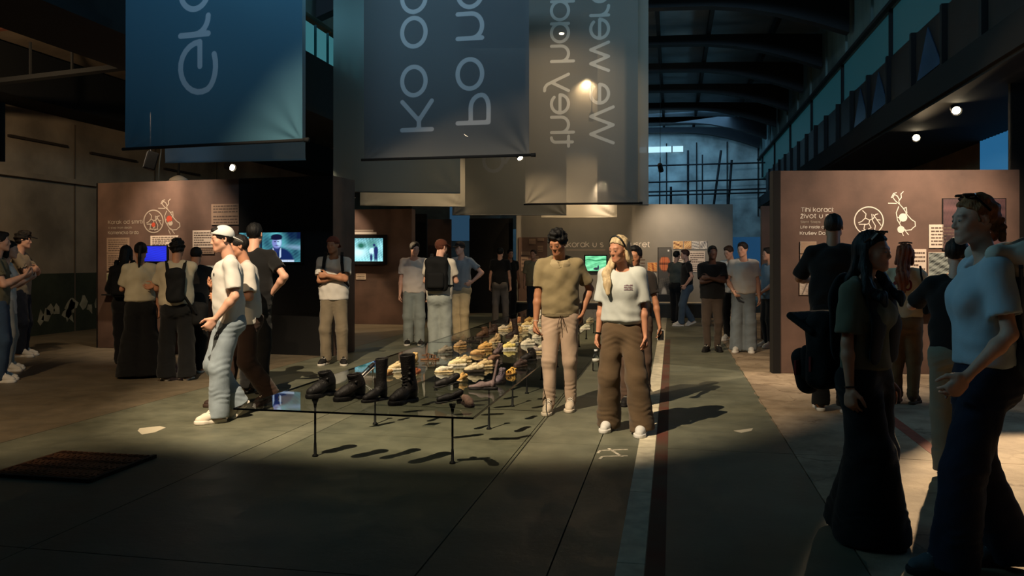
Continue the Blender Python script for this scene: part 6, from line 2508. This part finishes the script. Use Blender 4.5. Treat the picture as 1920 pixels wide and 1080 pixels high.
# --- the couple
J = person(1045, 7.95, 1.82, -4, 'man in olive polo and beige trousers looking down at the shoes', 'm', 'olive', ('curly', (12, 9, 8)), top=dict(col=(132, 118, 88), hem=.0, loose=1.02, sleeve=.74, collar=(158, 142, 110), amp=.006),
           bottom=dict(style='slim', col=(176, 152, 132), var=.06), shoes=dict(kind='hightop', col=(196, 180, 160), sole=(206, 192, 174)),
           arms=((-.135, -.03, -.05, -.3, 1, 0), (.125, .02, .005, .9, .8, 0)), curl=(.6, .8), head=(-30, 22), twist=8, feet=((-.065, -.06, 0, 4), (.05, .05, 0, -2)), lean=2, seed=18, h=.0058, eyes=True)
# ribbed hem of the polo
S, up, Rt = J['S'], J['up'], J['Rt']
f = Field(.007)
f.cone(up(0, .002, -.03), up(0, .002, .01), .102 * S, .100 * S, .004, squash=(Rt[:, 1], .72), cut=(up(0, .002, -.012), -Rt[:, 2]))
f.plane(up(0, 0, .012), Rt[:, 2])
V, Q = f.mesh()
link('ribbed_hem', np_mesh('ribbed_hem', V, Q), mat('cloth_hem', (112, 100, 76), .9), J['shirt'])
mb = MB()
for s in (-.012, .012):
    mb.tube([up(s * .3, -.074, .0), up(s, -.078, -.03), up(s * 1.6, -.080, -.065)], .0035, 6)
mb.build('drawstring', mat('cord_brown', (70, 50, 40), .8), J['trousers'])
mb = MB()
w = J['wri'][0]
mb.tube([w + unit(J['hdir'][0]) * -.01, w + unit(J['hdir'][0]) * .004], .031, 12, close=False)
mb.build('bracelet', mat('bracelet_pale', (180, 150, 130), .5), J['root'])

J = person(1160, 7.0, 1.73, -10, 'woman with long blonde hair, white cropped tee and brown striped wide trousers', 'f', 'tan', ('long', (190, 168, 132), 1.55, (.75, .0)), top=dict(col=(186, 190, 186), hem=.035, loose=1.14, sleeve=.86),
           bottom=dict(style='wide', col=(92, 74, 54), mk='w', var=.1), shoes=dict(kind='trainer', col=(206, 204, 200), sole=(212, 210, 206)), arms=('down', 'down'), head=(-28, 12), twist=-4,
           feet=((-.055, .03, 0, 4), (.13, -.03, 0, 2)), seed=19, h=.0058, eyes=True)
g = J['g']
S, up, Rt, C, RH, u = J['S'], J['up'], J['Rt'], J['C'], J['RH'], J['u']
mb = MB()
hb = [g(.385 * math.sin(t), .06 - .30 * math.cos(t) * .2 - .10, .06 + .47 * math.cos(t)) for t in np.linspace(-1.5, 1.5, 15)]
mb.tube(hb, .009, 8)
mb.build('hair_band', mat('band_black', (12, 12, 13), .4), J['root'])
mb = MB()
v, fc, _ = text_shape('l', 1, .2, .2)
pv, pf = [], []
for i in range(6):
    x0 = .052 + .012 * i
    for zz in (.33, .348, .366):
        n = len(pv)
        ww, hh_ = .0095, .011 if (i + int(zz * 100)) % 3 else .006
        pv += [(x0, zz), (x0 + ww, zz), (x0 + ww, zz + hh_), (x0, zz + hh_)]
        pf += [(n, n + 1, n + 2, n + 3)]
project_print(J, (pv, pf), 'chest_print', mat('print_mauve', (112, 84, 96), .8))
w = J['wri'][0]
MB().tube([w - J['hdir'][0] * .012, w + J['hdir'][0] * .004], .029, 12, close=False).build('watch_strap', mat('band_black', (0, 0, 0)), J['root'])
# her clear water bottle
bp = w + J['hdir'][0] * .16 + np.array([.0, -.01, -.17])
e, b = place_children(J, 'water_bottle', 'clear plastic water bottle held low by the blonde woman', 'bottle', None, bp)
pl = thin_glass('bottle_plastic', (.86, .90, .92, 1), 1.45)
MB().lathe([(.030, 0), (.032, .01), (.032, .06), (.029, .066), (.032, .072), (.032, .12), (.029, .13), (.022, .15), (.013, .165), (.013, .175)], (0, 0, 0), 16).build('body', pl, e, True)
MB().lathe([(.016, .172), (.016, .19)], (0, 0, 0), 14).build('cap', mat('cap_pale', (196, 200, 204), .4), e, True)
MB().lathe([(.0325, .08), (.0325, .112)], (0, 0, 0), 16).build('label', mat('bottle_label', (176, 176, 168), .6), e, True)

J = person(1190, 8.3, 1.66, -6, 'dark haired person close behind the blonde woman with a bright ring in hand', 'f', 'olive', ('short', BLK), top=dict(col=(40, 34, 32), hem=-.02, loose=1.05), bottom=dict(style='loose', col=(88, 68, 56)),
           shoes=BS, arms=('down', (.155, -.03, -.06, .6, 1, 0)), head=(-10, 6), feet=((-.06, 0, 0, 8), (.05, 0, 0, 8)), seed=20)
w = J['wri'][1]
e, b = place_children(J, 'phone', 'pale phone in the hand of the person behind the blonde woman', 'phone', None, w + J['hdir'][1] * .10 + np.array([0, -.02, -.05]))
MB().box((0, 0, .05), (.07, .009, .11)).build('case', mat('phone_case', (200, 196, 190), .3), e, bevel=.003)
MB().box((0, -.005, .05), (.062, .001, .10)).build('display', black_paint, e)

# --- right of the couple, far
J = person(1284, 18.4, 1.77, -82, 'man in black polo and blue jeans stepping left before the far wall', 'm', 'light', ('short', (60, 34, 24)), top=dict(col=(16, 14, 15), hem=-.03, loose=1.05, collar=(18, 16, 17)), bottom=dict(style='straight', col=(72, 88, 104)),
           shoes=WS, arms=('down', 'pocket'), feet=((-.05, .10, 24, 4), (.05, -.08, 0, 4)), head=(0, 4), seed=21)
J = person(1269, 19.3, 1.74, 150, 'person in grey green top reading the far wall, half hidden', 'f', 'light', ('short', BLK), top=dict(col=(84, 86, 78), hem=-.03), bottom=dict(style='straight', col=(18, 18, 20)),
           shoes=BS, arms=('phone', 'phone'), seed=22)
J = person(1336, 13.2, 1.75, 4, 'man in black tee and grey trousers standing with folded arms at right centre', 'm', 'dark', ('short', (10, 9, 9)), top=dict(col=(12, 11, 12), hem=-.035, loose=1.12, sleeve=.8), bottom=dict(style='slim', col=(74, 62, 54)),
           shoes=BS, arms=('cross', 'cross'), feet=((-.075, .0, 0, 22), (.06, .03, 0, 12)), head=(8, 0), seed=23)
J = person(1366, 15.0, 1.80, -20, 'man in white shirt looking down between the two in black and white tees', 'm', 'light', ('short', BHAIR), top=dict(col=(198, 192, 184), hem=-.03), bottom=dict(style='slim', col=(16, 15, 16)),
           shoes=WS, arms=('down', 'down'), head=(-20, 16), lean=6, feet=((-.05, 0, 0, 8), (.08, 0, 0, 14)), seed=24)
J = person(1392, 13.1, 1.81, 0, 'man in white tee and wide pale blue jeans at right centre', 'm', 'light', ('short', DHAIR), top=dict(col=(206, 198, 188), hem=.0, loose=1.1, sleeve=.72), bottom=dict(style='wide', col=(116, 124, 130)),
           shoes=WS, arms=((-.085, -.12, .02, -.8, .8, 0), 'down'), head=(-30, 8), feet=((-.07, .0, 0, 8), (.07, 0, 0, 10)), seed=25)
J = person(1440, 13.8, 1.73, -60, 'young man in light blue tee and dark trousers by the wall edge', 'm', 'light', ('short', DHAIR), top=dict(col=(98, 122, 142), hem=-.05, loose=1.08, sleeve=.78), bottom=dict(style='straight', col=(20, 22, 28)),
           shoes=WS, arms=('clasp', 'clasp'), head=(-12, 0), seed=26)

# --- at the right wall
J = person(1563, 8.0, 1.97, 176, 'tall man in black seen from behind at the right wall', 'm', 'olive', ('short', (12, 10, 9)), top=dict(col=(10, 10, 11), hem=-.05, loose=1.12, sleeve=.9), bottom=dict(style='straight', col=(10, 10, 11)),
           shoes=BW, arms=('down', (.12, -.20, .12, 1, .5, -1)), head=(0, 4), feet=((-.06, 0, 0, 10), (.085, .0, 0, 14)), seed=27)
w = J['wri'][1] + J['hdir'][1] * .12
e, b = place_children(J, 'phone', 'blue lit phone held up by the tall man in black', 'phone', None, w + np.array([0, -.03, -.03]))
MB().box((0, 0, .04), (.15, .009, .075)).build('case', black_paint, e, bevel=.003)
MB().box((0, .0055, .04), (.138, .001, .068)).build('display', emat('phone_blue', (40, 120, 160), .5), e)
J = person(1697, 8.45, 1.68, 172, 'woman with long auburn hair, cream tee lettered in dark red and khaki trousers', 'f', 'light', ('wavy', (118, 56, 26), 1.55), top=dict(col=(196, 176, 146), hem=.005, loose=1.12, sleeve=.72), bottom=dict(style='jogger', col=(110, 82, 52)),
           shoes=dict(kind='sneaker', col=(70, 44, 30), sole=(76, 52, 38)), arms=((-.16, -.12, .06, -.6, .6, -1), 'down'), head=(0, 4), feet=((-.06, 0, 0, 8), (.05, .0, 0, 8)), seed=28)
v, fc, L_ = text_shape('60', .072, .28, .3)
v = [(x - L_ / 2, z + .30) for x, z in v]
v = [(-x, z) for x, z in v]
project_print(J, (v, fc), 'back_number', mat('print_maroon', (112, 26, 24), .8), side='back', off=.005)
S, up, Rt = J['S'], J['up'], J['Rt']
e, b = place_children(J, 'shoulder_bag', 'black shoulder bag under the arm of the auburn haired woman', 'bag', None, up(-.13, .03, .0))
f = Field(.009)
f.box(up(-.132, .03, .09), (.06, .26, .20), .03, 0, Rt)
sdf_part(f, 'bag_body', mat('pack_12_12_13', (12, 12, 13)), e, b, (.004, .12, 6))
mb = MB()
for a, c in (((-.13, .07, .14), (-.10, .05, .27)), ((-.10, .05, .27), (-.088, .0, .325)), ((-.088, .0, .325), (-.12, -.05, .16))):
    mb.bar(up(*a) - b, up(*c) - b, .018, .012)
mb.build('strap', mat('strap_dark', (0, 0, 0)), e)
for s in (-1,):
    g = J['g']
sg = MB()
g = J['g']
sg.tube([g(-.30, -.02, .55), g(-.10, -.10, .60), g(.10, -.10, .60), g(.30, -.02, .55)], .008, 6)
sg.build('sunglasses_frame', mat('band_black', (0, 0, 0)), J['root'])

J = person(1795, 5.55, 1.66, 170, 'person in black top and grey green trousers hidden behind the tall woman', 'f', 'light', ('short', BLK), top=dict(col=(12, 12, 13), hem=-.01, loose=1.1, sleeve=.8), bottom=dict(style='loose', col=(118, 114, 98)),
           shoes=dict(kind='trainer', col=(30, 28, 28), sole=(40, 38, 38)), arms=('down', (.09, -.12, .27, 1, .2, -1)), head=(0, 6), seed=29)
w = J['wri'][1]
MB().tube([w - J['hdir'][1] * .015, w + J['hdir'][1] * .006], .03, 12, close=False).build('wrist_band', mat('band_black', (0, 0, 0)), J['root'])

# --- near right: woman with long black hair
J = person(1637, 4.32, 1.66, 62, 'woman with long black hair, olive top and floor length black trousers facing right', 'f', 'tan', ('long', (9, 8, 9), 1.75, (.3, .3)), top=dict(col=(92, 92, 74), hem=.02, loose=1.08, sleeve=.82),
           bottom=dict(style='flare', col=(9, 9, 10)), shoes=BS, arms=('down', 'down'), head=(8, 2), feet=((-.05, -.03, 0, 6), (.05, .05, 0, 6)), seed=30, h=.0052, eyes=True)
S, up, Rt, g = J['S'], J['up'], J['Rt'], J['g']
w = J['wri'][0]
MB().tube([w - J['hdir'][0] * .010, w - J['hdir'][0] * .002], .0275, 14, close=False).build('bracelet', mat('band_black', (0, 0, 0)), J['root'])
# black waistcoat panels over the top
f = Field(.007)
for s in (-1, 1):
    f.cone(up(s * .055, -.046, .27), up(s * .05, -.070, .16), .036 * S, .040 * S, .02, squash=(Rt[:, 1], .22))
    f.cone(up(s * .05, -.070, .16), up(s * .055, -.060, .07), .040 * S, .036 * S, .02, squash=(Rt[:, 1], .22))
f.cone(up(-.05, .07, .24), up(.05, .07, .24), .05 * S, .05 * S, .02, squash=(Rt[:, 1], .4))
f.cone(up(0, .075, .24), up(0, .075, .10), .09 * S, .085 * S, .02, squash=(Rt[:, 1], .25))
V, Q = f.mesh()
link('waistcoat', np_mesh('waistcoat', V, Q), mat('cloth_14_13_14', BLACKT), J['root'])
MB().bar(g(-.30, -.20, .46), g(-.355, -.08, .30), .012, .008).build('hair_clip', mat('clip_white', (214, 208, 200), .4), J['root'])
sg = MB()
for s in (-1, 1):
    sg.lathe([(.026, 0), (.027, .006), (.024, .011)], tuple(g(s * .13, -.18, .475)), 14)
sg.tube([g(-.37, .10, .22), g(-.30, -.16, .47), g(.30, -.16, .47), g(.37, .10, .22)], .005, 6)
sg.build('sunglasses', mat('lens_dark', (20, 16, 16), .2, spec=.6), J['root'])
r = backpack(J, 'black backpack with red patches on the woman with long black hair', (13, 12, 13), .17, .25, .10, .06, True, False, offy=.02)
b = up(0, .135, .06 - .125)
redm = mat('patch_red', (120, 30, 26), .7)
S_ = S
for (x, y, z, w_, h_) in ((-.05, .215, .0, .05, .05), (.03, .212, .07, .04, .045), (-.0875, .15, .02, .004, .05)):
    c = up(x, y, z) - b
    MB().box(tuple(c), (w_ * S, .012, h_ * S), Matrix(Rt.tolist()).to_4x4()).build('patch', redm, r)
f = Field(.008)
f.box(up(0, .185, .155), np.array([.20, .12, .025]) * S, .012 * S, 0, Rt @ rotx(.55))
sdf_part(f, 'flap', mat('pack_13_12_13', (13, 12, 13)), r, b)
f = Field(.008)
f.cone(up(-.02, .225, .03), up(.02, .225, -.06), .035 * S, .04 * S, .01)
sdf_part(f, 'side_pocket', mat('pack_13_12_13', (13, 12, 13)), r, b)

# --- near right: tall woman with the patterned backpack
J = person(1826, 3.90, 1.83, -72, 'tall fair haired woman in white tee and dark jeans at the right edge', 'f', 'light', ('bun', (138, 86, 48)), top=dict(col=(176, 190, 200), hem=.02, loose=1.06, sleeve=.72), bottom=dict(style='wide', col=(20, 28, 48)),
           shoes=dict(kind='trainer', col=(70, 84, 92), sole=(30, 30, 34)), arms=('down', (.112, -.072, .0, .5, 1, 0)), head=(10, 2), feet=((-.05, .13, 6, 6), (.055, -.04, 0, 6)), seed=31, h=.0052, eyes=True)
S, up, Rt, g = J['S'], J['up'], J['Rt'], J['g']
sg = MB()
for s in (-1, 1):
    sg.lathe([(.030, 0), (.031, .006), (.026, .012)], tuple(g(s * .14, -.16, .485)), 16)
sg.tube([g(-.375, .14, .16), g(-.32, -.12, .46), g(.32, -.12, .46), g(.375, .14, .16)], .006, 6)
sg.build('sunglasses', mat('lens_dark', (0, 0, 0)), J['root'])
pm = mat('pack_pattern', (96, 116, 132), .8, vscale=9, col2=(22, 34, 58), var=.3, bump=.3, bscale=70)
r = backpack(J, 'tie dyed blue and white backpack on the tall woman', (90, 110, 126), .18, .27, .115, .12, True, False, pm)
mb = MB()
b = up(0, .115, .12 - .135)
for s in (-1, 1):
    q = [up(s * .06, .07, .30), up(s * .098, .055, .27), up(s * .112, .055, .12), up(s * .085, .085, .04)]
    for a, c in zip(q[:-1], q[1:]):
        mb.bar(a - b, c - b, .018, .012)
mb.build('strap', mat('strap_grey', (96, 100, 104), .8), r)
b = up(0, .115, .12 - .135)
# pale hood lying over her shoulders
f = Field(.007)
f.cone(up(-.075, .005, .305), up(-.05, .075, .295), .024 * S, .040 * S, .03)
f.cone(up(-.05, .075, .295), up(.05, .075, .295), .042 * S, .042 * S, .03)
f.cone(up(.075, .005, .305), up(.05, .075, .295), .024 * S, .040 * S, .03)
f.cone(up(0, .10, .285), up(0, .14, .20), .065 * S, .045 * S, .03, squash=(Rt[:, 1], .6))
V, Q = f.mesh()
V = wrinkle(V, Q, .006, .09, 3)
link('hood', np_mesh('hood', V, Q), mat('cloth_hood', (196, 186, 172), .9), J['root'])
c = up(.062, .185, .15)
e = empty('pompom_keyring', tuple(J['B'] + rotz(J['rz']) @ (c - np.array([0, 0, .06]))), J['rz'], 'white tassel charm with green tag hanging on the tie dyed backpack', 'charm')
MB().lathe([(.03, 0), (.036, .02), (.034, .06), (.016, .085), (.006, .095)], (0, 0, 0), 14).build('charm', mat('charm_white', (200, 206, 206), .7), e, True)
MB().box((0, -.02, .11), (.03, .02, .04)).build('tag', mat('tag_green', (60, 150, 60), .6), e, bevel=.004)
for nm_, hs_ in (('hair_curl', 0),):
    pass
